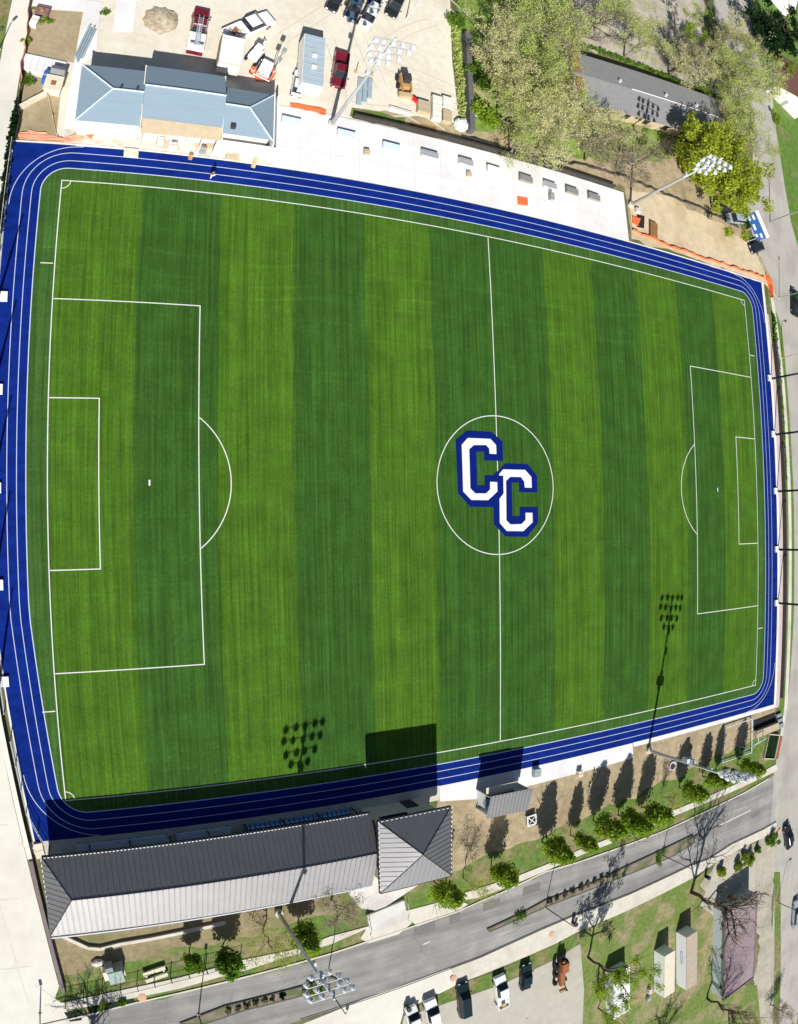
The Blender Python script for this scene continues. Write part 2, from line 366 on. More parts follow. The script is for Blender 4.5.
for sx in (-1, 1):
    for sy in (-1, 1):
        band(drawn_in([(sx * (57.6 + 3.45 - 7.8 + 7.8 * math.cos(R(90 * k / 16))), sy * (35.95 + 2.95 - 7.8 + 7.8 * math.sin(R(90 * k / 16)))) for k in range(17)]), 0.08, 0.05, mb)
o = mb.build('lane_markings', 'track_line', recalc=False)
for p in o.data.polygons:
    pass
o['kind'] = 'structure'
mb = MB()
band(drawn_in(dense([(-TX - .1, -38.9), (-TX - .1, TY + .15), (TX + .1, TY + .15)], 2.0, False)), 0.22, 0.10, mb)
band([(TX + .35, TY + .2), (TX + .35, -TY - .6)], 0.7, 0.10, mb)
o = mb.build('track_kerb', 'white_slab', recalc=False); o['kind'] = 'structure'
# pitch markings
H, W = 55.35, 34.4; LW = 0.118; Z = 0.056
mb = MB()
band([(-H, -W), (H, -W), (H, W), (-H, W)], LW, Z, mb, True)
band([(0, -W + .1), (0, W - .1)], LW, Z + .002, mb)
band(arc(0, 0, 9.15, 0, 360, 96)[:-1], LW, Z + .004, mb, True)
for s in (-1, 1):
    band([(s * (H - .1), 20.16), (s * (H - 16.5), 20.16), (s * (H - 16.5), -20.16), (s * (H - .1), -20.16)], LW, Z + .002, mb)
    band([(s * (H - .1), 9.16), (s * (H - 5.5), 9.16), (s * (H - 5.5), -9.16), (s * (H - .1), -9.16)], LW, Z + .002, mb)
    a = math.degrees(math.acos(5.5 / 9.15)); base = 0 if s < 0 else 180
    band(arc(s * (H - 11), 0, 9.15, base - a, base + a), LW, Z + .004, mb)
    band([(s * (H - 11), -.32), (s * (H - 11), .32)], 0.2, Z, mb)
    for t in (-1, 1):
        band([(s * (H + .2), t * (W - 10.15)), (s * (H + 1.6), t * (W - 10.15))], LW, Z, mb)
        b0 = {(-1, 1): 270, (-1, -1): 0, (1, 1): 180, (1, -1): 90}[(s, t)]
        band(arc(s * H, t * W, 1.0, b0, b0 + 90, 12), 0.10, Z + .004, mb)
o = mb.build('pitch_markings', 'line', recalc=False); o['kind'] = 'structure'
# the two-letter emblem painted over the centre spot
def zl(pts): return [at(430 + p[0] * 0.18797, 400 + p[1] * 0.18797) for p in pts]
C2B = [(400, 337), (520, 342), (568, 405), (570, 492), (472, 490), (472, 440), (433, 440), (437, 618), (475, 618), (475, 568), (573, 570), (573, 655), (515, 728), (400, 726), (338, 660), (336, 400)]
C2W = [(388, 369), (505, 372), (538, 410), (540, 467), (503, 466), (500, 435), (482, 410), (425, 409), (403, 432), (405, 640), (427, 662), (485, 660), (507, 638), (507, 600), (543, 600), (545, 650), (495, 698), (407, 697), (370, 655), (366, 395)]
C1B = [(195, 163), (325, 170), (385, 222), (387, 325), (287, 322), (287, 275), (245, 275), (250, 455), (290, 455), (290, 400), (388, 403), (390, 497), (335, 570), (212, 568), (147, 495), (135, 212)]
C1W = [(200, 202), (320, 207), (350, 240), (352, 288), (315, 286), (313, 258), (297, 240), (232, 240), (207, 262), (213, 470), (240, 497), (297, 497), (318, 475), (318, 435), (356, 437), (357, 487), (308, 533), (218, 532), (175, 487), (167, 238)]
e = thing('field_emblem', 'two overlapping block letters C in white edged with blue, painted over the centre spot', 'emblem', (0, 0, 0))
for nm, pl, z, m in (('letter_border', C2B, .064, 'logo_blue'), ('letter', C2W, .068, 'logo_white'), ('letter_border', C1B, .072, 'logo_blue'), ('letter', C1W, .076, 'logo_white')):
    mb = MB(); mb.sheet(zl(pl), z); mb.build(nm, m, e, recalc=False)

# east verge and street
struct('east_path', [(61.98, -39.9), (63.15, -39.6), (63.15, 20), (62.6, 33), (61.98, 33)], 0.06, 'pinkish_path')
struct('east_verge_ground', [(63.15, 38), (66.6, 33), (67.6, 0), (66.6, -44), (63.15, -44)], 0.008, 'lush_grass')
slab('east_pavement', [(64.9, 36), (65.9, 20), (66.1, 0), (65.9, -40), (64.4, -49), (63.6, -48.5), (64.85, -40), (65.1, 0), (65.0, 20), (63.8, 37)], 0.0, 0.10, 'concrete')
struct('east_street', [(62.3, 41), (66.7, 31), (66.85, 20), (67.1, 0), (67.0, -24), (66.0, -40), (63.0, -52), (63.5, -66), (66.5, -72), (70.5, -100), (72, -160), (86, -160), (86, 20), *plan([(802, 262), (791, 222), (784, 182), (776, 130)]), *plan([(772, 95), (757, 55), (748, 5), (746, -60), (705, -60), (716, 20), (738, 75), (755, 115), (752, 170), (746, 210)])], 0.012, 'street')
struct('far_lawn_ground', plan([(748, -60), (860, -60), (860, 300), (798, 262), (789, 215), (780, 160), (772, 110), (757, 55)]), 0.010, 'lush_grass', rough=.55)
KT = [(-160, -73)] + plan([(40, 1026), (88, 1015), (135, 1003), (180, 993), (218, 984), (330, 954), (368, 941.5), (400, 931), (417, 925), (458, 911.5), (480, 901.5), (502, 892.6), (545, 872), (576, 863), (630, 844), (665, 830.6), (713, 808), (744, 793), (768, 779), (782, 770)]) + [(160, -38)]
KL = [(160, -54), (76, -60.4)] + plan([(776, 821.6), (762, 829.5), (731, 844), (708, 859), (692, 864.5), (630, 893.5), (572, 916), (540, 929.6), (506, 945), (480, 957), (450, 968), (404, 985.6), (338, 1008), (300, 1020)]) + [(-160, -88)]
# south: earth strip, verge, pavement, road, median
struct('earth_strip_ground', [(-9.3, -39.2), (62, -39.4), (62, -45), (50, -47.5), (30, -49.8), (5, -52.6), (-11, -53.8), (-11, -48)], 0.012, 'dirt')
struct('stand_yard_ground', [(-59.3, -48), (-20, -48), (-20, -56), (-40, -57), (-58.8, -61)], 0.012, 'dry_grass', rough=.55)
struct('verge_ground', [(-58.8, -56.5), (-40, -55.2), (-20, -53.5), (-11, -52.2), (5, -50.4), (30, -47.4), (52, -44.8), (62, -44), (63.3, -49.3)] + KT[1:-2][::-1], 0.014, 'grass', rough=.55)
slab('track_side_path', [(-9.4, -39.02), (24.6, -39.02), (24.9, -41.5), (-4, -41.9), (-9.3, -41.2)], 0.0, 0.06, 'white_slab')
struct('track_south_kerb', [(24.7, -38.98), (61.6, -38.98), (61.6, -39.7), (24.9, -39.7)], 0.05, 'white_slab')
struct('road', KT + KL, 0.010, 'asphalt')
U = plan([(62, 1002), (120, 990), (180, 977), (245, 959), (294, 949), (330, 936), (368, 926)]); Lw = plan([(374, 925), (330, 944), (285, 957), (245, 970), (218, 977), (180, 988), (88, 1006), (64, 1010)])
slab('south_pavement', U + Lw, 0.0, 0.12, 'concrete')
slab('pavement_crossing', plan([(368, 926), (374, 922), (400, 912), (435, 903), (452, 900), (420, 913), (408, 926), (398, 934), (368, 943), (360, 938)]), 0.0, 0.10, 'concrete')
slab('pavement_bay', plan([(405, 915), (452, 898), (468, 904), (458, 911), (417, 926)]), 0.0, 0.09, 'concrete')
slab('pavement_reach', plan([(452, 899), (461, 893.5), (519, 875), (549, 863), (578, 850), (628, 830.6), (671, 811), (711.6, 794.5), (731, 786), (763, 771), (776, 764), (778, 770), (733, 791), (713, 799.5), (673, 816), (630, 835.5), (580, 855), (550, 868.5), (521, 881), (480, 897), (462, 900)]), 0.0, 0.115, 'concrete')
mb = MB()
band([(x, y + .08) for x, y in KT[1:-2]], 0.22, 0.13, mb); o = mb.build('north_kerb', 'concrete', recalc=False); o['kind'] = 'structure'
MU1 = plan([(180, 1023), (198.5, 1016), (224, 1006), (305.6, 985), (332, 977), (341, 982), (334, 988), (306, 994), (245, 1009.5), (202, 1024)])
MU2 = plan([(487, 929), (524, 911.6), (545, 900), (594, 882), (618, 870), (661, 850), (692, 835), (694, 842), (672, 856), (618, 878), (608, 882), (545, 906.5), (490, 931)])
for p in (MU1, MU2):
    mb = MB(); mb.prism(p, 0.0, 0.15); o = mb.build('median', mat('mulch', (0.22, 0.18, 0.14), var=0.3, scale=2.0, col2=(0.10, 0.13, 0.05), scale2=0.5)); o['kind'] = 'structure'
mb = MB()
for p in (MU1, MU2): band(p, 0.22, 0.16, mb, True)
band(KL[2:-1], 0.16, 0.16, mb)
o = mb.build('median_kerb', 'dark_seam', recalc=False); o['kind'] = 'structure'
mb = MB()
band(plan([(717, 826.5), (751, 810)]), 0.2, 0.022, mb); band(plan([(423, 944.5), (430, 941.5)]), 0.16, 0.022, mb)
o = mb.build('road_markings', mat('worn_line', (0.66, 0.62, 0.48), var=0.2, scale=3), recalc=False); o['kind'] = 'structure'
LP = plan([(456, 984), (495, 969), (556, 943), (576, 932), (630, 909), (692, 878), (717, 861), (745, 846), (762, 838), (776, 829)])
slab('lower_pavement', [(x, y - .1) for x, y in KL[2:-4]] + plan([(456, 984)])[:0] + LP, 0.0, 0.12, 'concrete')
mb = MB(); rk = random.Random(8)
def joints(a, b, wd, step=1.6):
    L = math.hypot(b[0] - a[0], b[1] - a[1]); n = max(1, int(L / step)); ux, uy = (b[0] - a[0]) / L, (b[1] - a[1]) / L
    for k in range(n):
        x, y = a[0] + ux * (k + .5) * L / n, a[1] + uy * (k + .5) * L / n
        band([(x - uy * wd, y + ux * wd), (x + uy * wd, y - ux * wd)], .05, .128, mb)
for a, b in zip(LP, LP[1:]):
    joints((a[0] - .1, a[1] + 1.3), (b[0] - .1, b[1] + 1.3), 1.15)
cl = plan([(462, 896.5), (520, 878), (549.5, 865.7), (579, 852.5), (629, 833), (672, 813.5), (712, 797), (732, 788.5)])
for a, b in zip(cl, cl[1:]): joints(a, b, .5)
o = mb.build('pavement_joints', 'seam', recalc=False); o['kind'] = 'structure'
mb = MB()
for k in range(13):      # sealed cracks and patches in the asphalt
    x = rk.uniform(-50, 66); y = -61.5 + x * .085 + rk.uniform(-4.2, 4.2); a = rk.choice((R(5), R(95))) + rk.uniform(-.25, .25); pts = [(x, y)]
    for i in range(rk.randint(3, 8)):
        a += rk.gauss(0, .22); x += math.cos(a) * .8; y += math.sin(a) * .8; pts.append((x, y))
    band(pts, rk.uniform(.03, .06), .016 + .0003 * k, mb)
o = mb.build('road_cracks', mat('crack', (.12, .115, .11), var=.2), recalc=False); o['kind'] = 'structure'
mb = MB()
for k in range(9):
    x = rk.uniform(-45, 60); y = -61.5 + x * .085 + rk.choice((-3.2, 2.6)); w_, h_ = rk.uniform(.7, 1.6), rk.uniform(.4, .8)
    mb.sheet([(x - w_, y - h_), (x + w_, y - h_ + .1), (x + w_, y + h_ + .1), (x - w_, y + h_)], .014 + .0001 * k)
o = mb.build('road_patches', mat('patch', (.17, .168, .165), var=.2, scale=3), recalc=False); o['kind'] = 'structure'
struct('entrance_drive', plan([(300, 1025), (380, 992), (450, 968), (457, 985), (404, 1010), (390, 1060), (260, 1090)]), 0.016, 'drive')
struct('parking_lot_ground', plan([(404, 1016), (456, 1000), (500, 985), (560, 957), (580, 943), (584, 990), (578, 1100), (380, 1120)]), 0.018, 'parking')
struct('lot_verge_ground', plan([(404, 1014), (456, 985), (500, 970), (576, 934), (580, 944), (500, 984), (420, 1012)]), 0.024, 'grass')
struct('south_lawn_ground', [(15, -69.5), (28, -67.5), (40, -67.0), (50, -68.5), (50, -110), (12, -110)], 0.006, 'lawn', rough=.5)
struct('alley_ground', plan([(700, 885), (716, 862), (745, 846), (770, 834), (778, 850), (772, 900), (768, 1060), (745, 1060), (752, 1000), (760, 935)]), 0.014, 'gravel', rough=.55)
struct('corner_forecourt', plan([(700, 905), (716, 866), (754, 850), (755, 905), (745, 940)]), 0.018, 'parking')
struct('alley_verge_ground', plan([(774, 872), (780, 872), (778, 1060), (771, 1060)]), 0.022, 'grass')
struct('back_lawn_ground', plan([(700, 985), (757, 985), (764, 1060), (690, 1060)]), 0.016, 'lawn')
struct('left_verge_ground', plan([(-40, 20), (-40, -40), (18, -40), (4, 40), (-1, 62)]), 0.010, 'grass')
slab('pavement_bed', plan([(87, 1007), (133, 997), (135, 1003), (89, 1015)]), 0, .06, 'leaf_dark')
struct('corner_bed_ground', [(-59.3, -61.7), (-57, -61.6), (-57.4, -63.2), (-58.8, -63.2)], 0.03, 'leaf_dark')
struct('track_shade_apron', [(-61.2, -38.98), (-9.4, -38.98), (-9.4, -41.0), (-11.5, -41.0), (-11.5, -48.5), (-20.6, -48.5), (-20.6, -42), (-58.3, -41.6)], 0.014, 'concrete')

mb = MB(); rs = random.Random(5)
for k in range(46):
    if k < 20: x, y = rs.uniform(-72, -62.5), rs.uniform(-55, 40)
    elif k < 34: x, y = rs.uniform(-12, 12), rs.uniform(-92, -75)
    else: x, y = rs.uniform(69, 74), rs.uniform(-60, 20)
    r = rs.uniform(.12, .5); mb.sheet([(x + r * rs.uniform(.6, 1.2) * math.cos(q * .785), y + r * rs.uniform(.6, 1.2) * math.sin(q * .785)) for q in range(8)], .0235 + .0002 * k)
o = mb.build('oil_stains', mat('stain', (.33, .31, .27), var=.25, scale=2), recalc=False); o['kind'] = 'structure'
# ================================================================ TREES
def rnd_leafcloud(rnd, n, lobes, size, flat=0.75):
    """leaf-sized quads spread through overlapping lobes, denser near each lobe's outside"""
    mb = MB()
    for i in range(n):
        c, r = rnd.choice(lobes)
        d = Vector((rnd.gauss(0, 1), rnd.gauss(0, 1), rnd.gauss(0, 1))).normalized() * (rnd.random() ** 0.45)
        p = Vector(c) + Vector((d.x * r, d.y * r, d.z * r * flat))
        a = Vector((rnd.gauss(0, 1), rnd.gauss(0, 1), rnd.gauss(0, .6))).normalized(); b = a.orthogonal().normalized()
        b = Matrix.Rotation(rnd.uniform(0, 6.28), 3, a) @ b; c2 = a.cross(b)
        s = size * rnd.uniform(0.6, 1.4); t = s * rnd.uniform(.5, .9)
        mb.quad(p + b * s, p + c2 * t, p - b * s, p - c2 * t)
    return mb
def branches(rnd, h, spread, lev, r0, nlimb=6, start=0.3, droop=0.0, up=0.55):
    mb = MB()
    tips = []
    def grow(p, d, L, r, lv):
        pts = [p]; q = p.copy(); dd = d.copy(); n = 4
        for i in range(n):
            dd = (dd + Vector((rnd.gauss(0, .16), rnd.gauss(0, .16), rnd.gauss(0.04, .10) - droop))).normalized()
            q = q + dd * (L / n); pts.append(q.copy())
        mb.tube(pts, r, 5 if lv else 7, r * 0.45)
        if lv >= lev: tips.append(q.copy()); return
        k = rnd.randint(3, 4)
        for j in range(k):
            i = rnd.randint(1, n); b = pts[i]
            nd = (dd + Vector((rnd.gauss(0, .75), rnd.gauss(0, .75), rnd.gauss(.1, .4)))).normalized()
            grow(b, nd, L * rnd.uniform(.5, .72), r * 0.5, lv + 1)
        tips.append(q.copy())
    tp = [Vector((0, 0, 0))]; n = 5
    for i in range(1, n + 1): tp.append(Vector((rnd.gauss(0, .02) * h, rnd.gauss(0, .02) * h, h * .62 * i / n)))
    mb.tube(tp, r0, 8, r0 * 0.55)
    for j in range(nlimb):
        i = rnd.uniform(start, 1.0) * n; b = tp[min(n, int(round(i)))]
        a = 2 * math.pi * j / nlimb + rnd.uniform(-.4, .4)
        d = Vector((math.cos(a) * spread, math.sin(a) * spread, up + rnd.uniform(0, .4))).normalized()
        grow(b, d, h * rnd.uniform(.30, .42), r0 * 0.5, 1)
    return mb, tips

PROTO = {}
def proto(kind):
    """one trunk mesh and one crown mesh per kind, shared by its copies; unit tree about 8 m tall"""
    if kind in PROTO: return PROTO[kind]
    base = kind.rstrip('0123456789')
    rnd = random.Random(sum(ord(c) * (i + 3) for i, c in enumerate(kind)) + 7)
    if base == 'street':       # dense egg-shaped young street tree
        tb, tips = branches(rnd, 7.2, 0.8, 2, 0.13, 7, .3)
        lobes = [((rnd.uniform(-1, 1) * .95, rnd.uniform(-1, 1) * .95, z), rnd.uniform(.75, 1.25)) for z in (2.4, 2.8, 3.2, 3.6, 4.1, 4.6, 5.1, 5.6, 6.1) for _ in range(3)]
        lobes += [((0, 0, 6.7), .8), ((0.1, 0, 7.3), .5)]
        lf = rnd_leafcloud(rnd, 4200, [(c, r * 1.18) for c, r in lobes], 0.21); m = 'leaf_bright'; bk = 'bark'
    elif base == 'round':      # smaller rounder
        tb, tips = branches(rnd, 5.0, 0.8, 2, 0.12, 6, .35)
        lobes = [((rnd.uniform(-1, 1) * .9, rnd.uniform(-1, 1) * .9, rnd.uniform(2.0, 5.0)), rnd.uniform(.7, 1.1)) for _ in range(22)]
        lf = rnd_leafcloud(rnd, 4000, lobes, 0.19); m = 'leaf_green'; bk = 'bark'
    elif base == 'yellow':     # broad yellow-green crown
        tb, tips = branches(rnd, 11, 1.0, 3, 0.3, 8, .3)
        lobes = [((rnd.gauss(0, 1) * 3.1, rnd.gauss(0, 1) * 3.1, rnd.uniform(4, 10.5)), rnd.uniform(.9, 1.8)) for _ in range(72)]
        lf = rnd_leafcloud(rnd, 14000, [(c, r * 1.1) for c, r in lobes], 0.20); m = 'leaf_yellow'; bk = 'bark'
    elif base in ('cream', 'pale'):   # trees just coming into leaf: fine twigs, small leaf clusters with gaps
        tb, tips = branches(rnd, 11, 1.0, 4, 0.26, 8, .25)
        tips = rnd.sample(tips, min(len(tips), 230))
        lobes = [((t.x + rnd.gauss(0, .3), t.y + rnd.gauss(0, .3), t.z + rnd.gauss(0, .3)), rnd.uniform(.5, 1.1)) for t in tips]
        lf = rnd_leafcloud(rnd, 6800 if base == 'cream' else 5600, lobes, 0.105); m = 'leaf_cream' if base == 'cream' else 'leaf_pale'; bk = 'pale_bark'
    elif base == 'brownish':
        tb, tips = branches(rnd, 9, 1.0, 3, 0.22, 8, .25)
        lobes = [((t.x, t.y, t.z), rnd.uniform(.4, .9)) for t in tips]
        lf = rnd_leafcloud(rnd, 3000, [(c, r * 1.5) for c, r in lobes], 0.11); m = 'leaf_brown'; bk = 'pale_bark'
    elif base == 'bare':       # leafless, fine branching
        tb, tips = branches(rnd, 11, 0.95, 4, 0.30, 9, .25)
        lobes = [((t.x, t.y, t.z), .5) for t in tips]
        lf = rnd_leafcloud(rnd, 900, lobes, 0.09); m = 'leaf_brown'; bk = 'bark'
    elif base == 'wispy':      # small weeping bare tree with a few yellow green leaves
        tb, tips = branches(rnd, 6.5, 0.55, 3, 0.10, 6, .2)
        lobes = [((t.x, t.y, t.z), .45) for t in tips]
        lf = rnd_leafcloud(rnd, 2200, [(c, r * 1.6) for c, r in lobes], 0.07); m = 'leaf_yellow'; bk = 'pale_bark'
    elif base == 'dark':
        tb, tips = branches(rnd, 11, .8, 2, 0.28, 8, .1)
        lobes = [((rnd.gauss(0, 1) * 2.2, rnd.gauss(0, 1) * 2.2, z), rnd.uniform(.9, 1.7)) for z in (1.8, 2.8, 4, 5, 6, 7, 8, 9.5) for _ in range(6)]
        lf = rnd_leafcloud(rnd, 6500, lobes, 0.24); m = 'leaf_dark'; bk = 'bark'
    elif base == 'leafy':      # mostly bare but with patches of fresh green leaves
        tb, tips = branches(rnd, 10, 1.0, 3, 0.24, 7, .25)
        lobes = [((t.x, t.y, t.z), rnd.uniform(.5, 1.0)) for t in tips if rnd.random() < .75]
        lf = rnd_leafcloud(rnd, 4200, lobes, 0.13); m = 'leaf_bright'; bk = 'bark'
    tr = tb.build('trunk', bk, smooth=True); cr = lf.build('crown', m, recalc=False)
    PROTO[kind] = (tr, cr, []); return PROTO[kind]
def tree(kind, px, py, h, label, w=None, rz=None, name='tree', group=None, seed=0, lift=0.0):
    tr, cr, used = proto(kind)
    x, y = at(px, py, lift); hh = {'street': 7.8, 'round': 6.0, 'yellow': 11.5, 'cream': 11.5, 'pale': 11.5, 'brownish': 9.5, 'bare': 12, 'wispy': 6.8, 'dark': 11, 'leafy': 10.5}[kind.rstrip('0123456789')]
    s = h / hh; w = s if w is None else w
    t = thing(name, label, 'tree', (x, y, 0), rz if rz is not None else (px * 1.7 + py) % 6.28, group)
    t.scale = (w, w, s)
    for src in (tr, cr):
        c = src if not used else src.copy()
        if used: COL.objects.link(c)
        c.parent = t
    used.append(t); return t
G1 = 'green street trees in a row beside the south pavement'
row = [(492, 862, 6.4, 'street', 'bushy green street tree below the small shelter, left end of the row'),
       (543, 838, 7.4, 'street2', 'large full green street tree casting the broad shadow right of the white table'),
       (571, 831, 6.6, 'street3', 'green street tree casting the narrow pointed shadow, between two wider ones'),
       (594, 816, 7.4, 'street', 'green street tree with a wide leaf-shaped shadow, above the shadow on the road'),
       (619, 811, 7.8, 'street2', 'green street tree standing straight below the right end of the white path'),
       (642, 803, 7.0, 'street3', 'green street tree below the base of the right floodlight mast'),
       (680, 783, 6.6, 'street', 'green street tree beside the hanging speaker cluster of the right floodlight mast'),
       (703, 775, 6.0, 'street2', 'small green street tree under the lamp head of the right floodlight mast'),
       (716, 769, 6.4, 'street3', 'green street tree below the left corner of the stored goal frames'),
       (738, 763, 6.4, 'street', 'green street tree at the corner of the road, right end of the row')]
for i, (x, y, h, k, lab) in enumerate(row):
    tree(k, x - 1, y + (4 if i < 7 else 1), h, lab, w=h / 7.8 * (0.78 if i in (2, 8) else 1.04), name='street_tree', group=G1)
tree('round', 189, 952, 4.2, 'small ball-shaped dark green tree by the pavement, leftmost below the grandstand', name='street_tree')
tree('round2', 223, 950, 5.8, 'full green tree by the pavement, between the ball-shaped tree and a wispy yellow one', name='street_tree')
tree('street2', 298, 925, 7.0, 'tall bushy green tree beside the foot of the lower left floodlight mast', w=.95, name='street_tree')
tree('street3', 434, 882, 7.0, 'rounded green tree just below the right corner of the striped pyramid roof', w=.92, name='street_tree')
tree('wispy', 263, 932, 6.5, 'thin yellowish tree with sparse leaves left of the lower floodlight mast', w=1.15)
tree('brownish', 331, 900, 6.0, 'leafless brown tree standing behind the grandstand near the white steps', w=.75)
tree('wispy2', 463, 878, 6.6, 'thin nearly bare tree right of the striped pyramid roof', w=.8)
tree('wispy3', 661, 796, 5.6, 'thin nearly bare tree among the green street trees', w=.6)
# south-east lawn
tree('bare', 691, 892, 17.0, 'tall leafless tree whose branching shadow falls across the road', w=1.25, rz=0.4)
tree('leafy', 588, 957, 12.5, 'half-bare tree with fresh green patches leaning over the white-roofed hut', w=1.0, rz=5.9)
tree('bare2', 707, 998, 12.0, 'leafless tree behind the brick building with the purple roof', w=1.0)
tree('leafy2', 598, 1008, 6.0, 'small yellow-green sapling at the edge of the parking lot', w=.6)
tree('bare3', 660, 1040, 9.0, 'leafless tree at the bottom edge below the two white sheds', w=.9)
tree('brownish2', 770, 1005, 6.0, 'brown scrubby tree beside the alley in the lower right corner', w=.8)
tree('bare4', 92, 1052, 12, 'leafless tree at the lower left corner throwing shadow over the pavement', w=.8)
# north-east wood
wood = [('cream', 498, 42, 7.5, .82, 'cream-blossomed tree at the top end of the long dark wall'),
        ('pale', 522, 32, 8, .8, 'pale green tree behind the cream-blossomed one at the top of the wall'),
        ('pale2', 514, 108, 8.5, .78, 'light green tree in the middle of the thicket right of the dark wall'),
        ('cream2', 533, 100, 10, .95, 'broad cream-coloured budding tree in the centre of the thicket'),
        ('cream3', 560, 132, 9.5, .95, 'broad cream-coloured budding tree beside the fence, left of the grey bare trees'),
        ('pale3', 525, 138, 7.5, .7, 'small light green tree beside the bare grass behind the terrace'),
        ('cream', 572, 112, 9, .75, 'cream-coloured budding tree overhanging the left end of the long grey roof'),
        ('brownish', 602, 148, 7, 1.0, 'grey-brown leafless tree left of the red bush behind the terrace'),
        ('brownish2', 635, 162, 7, 1.0, 'grey-brown leafless tree in front of the long grey roof'),
        ('bare2', 655, 152, 6.5, .6, 'dark-twigged leafless tree beside the red shrub'),
        ('pale2', 535, 22, 10, .95, 'pale green airy tree at the top edge left of the gravel lot'),
        ('pale', 568, 20, 10.5, .95, 'pale green airy tree at the top edge above the grey roof'),
        ('bare3', 600, 20, 11, .8, 'nearly bare tree with long pale limbs over the gravel lot'),
        ('pale3', 552, 62, 9, .8, 'light green tree just left of the grey-roofed building'),
        ('bare4', 668, 72, 12, .75, 'twin-stemmed leafless tree at the edge of the gravel lot'),
        ('leafy', 692, 30, 7.5, .8, 'dark green shrubby tree at the top edge left of the street'),
        ('yellow2', 710, 158, 10.5, 1.05, 'broad bright yellow-green tree beneath the upper right floodlight'),
        ('yellow', 735, 178, 10.5, .85, 'smaller bright yellow-green tree beside the street, next to the broad one'),
        ('pale', 714, 96, 13.5, 1.0, 'great spreading pale tree by the right end of the grey roof, limbs over the street'),
        ('cream2', 706, 60, 9, .7, 'tan-leaved tree left of the street near the top right'),
        ('leafy2', 703, 92, 6.5, .6, 'slim green tree against the end wall of the grey-roofed building'),
        ('brownish', 752, 48, 8, .65, 'grey leafless tree between the street and the bright lawn'),
        ('pale2', 762, 78, 9, .7, 'pale green tree in front of the brown-roofed house'),
        ('dark', 781, 30, 10.5, 1.35, 'dense dark evergreen in the top right corner'),
        ('leafy', 790, 72, 6, .6, 'bright green tree at the right edge below the evergreen'),
        ('brownish2', 748, 192, 7, .6, 'thin leafless tree over the street above the scoreboard'),
        ('cream3', 508, 70, 8.5, .75, 'small cream-coloured budding tree between the thicket and the top of the wall'),
        ('pale3', 552, 92, 9, .8, 'pale green budding tree close to the left gable of the grey-roofed house'),
        ('brownish', 560, 40, 9, .9, 'grey twiggy tree at the left corner of the gravel lot'),
        ('pale2', 742, 135, 10, .85, 'pale airy tree standing over the street right of the yellow tree'),
        ('cream2', 735, 30, 9, .75, 'tan airy tree over the street near the top edge'),
        ('pale', 618, 12, 10, .8, 'airy pale tree at the top edge over the middle of the gravel lot'),
        ('pale3', 645, 40, 9, .7, 'sparse pale tree in the middle of the gravel lot, left of the twin-stemmed one'),
        ('cream3', 690, 62, 9, .8, 'tan airy tree at the right edge of the gravel lot behind the grey roof'),
        ('pale2', 728, 70, 10, .8, 'pale airy tree arching over the street above the brown-roofed house'),
        ('pale', 735, 112, 10, .8, 'pale airy tree on the street between the yellow tree and the glazed porch'),
        ('cream', 612, 132, 7.5, .7, 'small cream-coloured budding tree in front of the left half of the grey-roofed house'),
        ('wispy', 770, 150, 6, 1.0, 'thin pale tree on the lawn beside the street')]
for k, x, y, h, w, lab in wood:
    based = k == 'bare4' or 'great spreading' in lab or 'slim green' in lab
    tree(k, x, y, h, lab, w=w * (1.15 if k[:4] in ('crea', 'pale', 'yell') else 1.0), lift=0 if based else h * .62)
# shrubs
def shrub(px, py, r, h, m, label, n=1000, name='shrub', rz=0, size=0.13, group=None, cat='shrub'):
    rnd = random.Random(int(px * 13 + py)); x, y = at(px, py)
    t = thing(name, label, cat, (x, y, 0), 0, group)
    lobes = [((rnd.gauss(0, .45) * r, rnd.gauss(0, .45) * r, rnd.uniform(.35, .8) * h), r * rnd.uniform(.35, .6)) for _ in range(9)]
    rnd_leafcloud(rnd, n, lobes, size).build('foliage', m, t, recalc=False)
    st = MB()
    for k in range(5):
        a = k * 1.26; st.tube([(0, 0, 0), (math.cos(a) * r * .3, math.sin(a) * r * .3, h * .6)], .03, 5, .015)
    st.build('stem', 'bark', t); return t
shrub(742, 866 - 8, 1.0, 1.5, 'leaf_bright', 'round bright green bush by the corner building, second from the right end', 2600, size=.10)
shrub(748, 856, 1.15, 1.6, 'leaf_bright', 'largest round bright green bush in the row by the corner building', 2600, size=.10)
shrub(736, 866, 1.05, 1.5, 'leaf_bright', 'round bright green bush left of the largest one by the corner building', 2600, size=.10)
shrub(719, 872, 1.0, 1.4, 'leaf_yellow', 'yellowish green bush at the left end of the row by the corner building', 2600, size=.10)
shrub(756, 849, .7, 1.1, 'leaf_green', 'small green bush between the round bushes and the corner hedge', 2600, size=.10)
shrub(770, 841, 1.5, 1.2, 'leaf_green', 'square clipped bush at the corner of the lower pavement', 2600, size=.10)
shrub(519, 917, 1.1, 0.55, 'leaf_green', 'flat green bush at the left tip of the planted median', 900, size=.09)
shrub(658, 858, 1.2, 0.55, 'leaf_green', 'green bush at the right end of the planted median', 900, size=.09)
shrub(310, 990, 1.4, 0.8, 'leaf_green', 'green bush at the rounded end of the left median', 700)
shrub(684, 153, 1.2, 2.6, 'red', 'vivid red shrub beneath the upper right floodlight', 800)
shrub(478, 80, 2.6, 3.0, 'leaf_green', 'dark green thicket beside the long dark wall', 1800, size=.2)
shrub(480, 118, 2.4, 2.2, 'leaf_bright', 'low green thicket near the lower end of the long dark wall', 1500, size=.2)
shrub(455, 25, 1.6, 1.6, 'leaf_green', 'low green bush at the top end of the yard edge', 900)
shrub(745, 222, 1.6, 1.4, 'leaf_bright', 'green bush left of the scoreboard legs', 2600, size=.10)
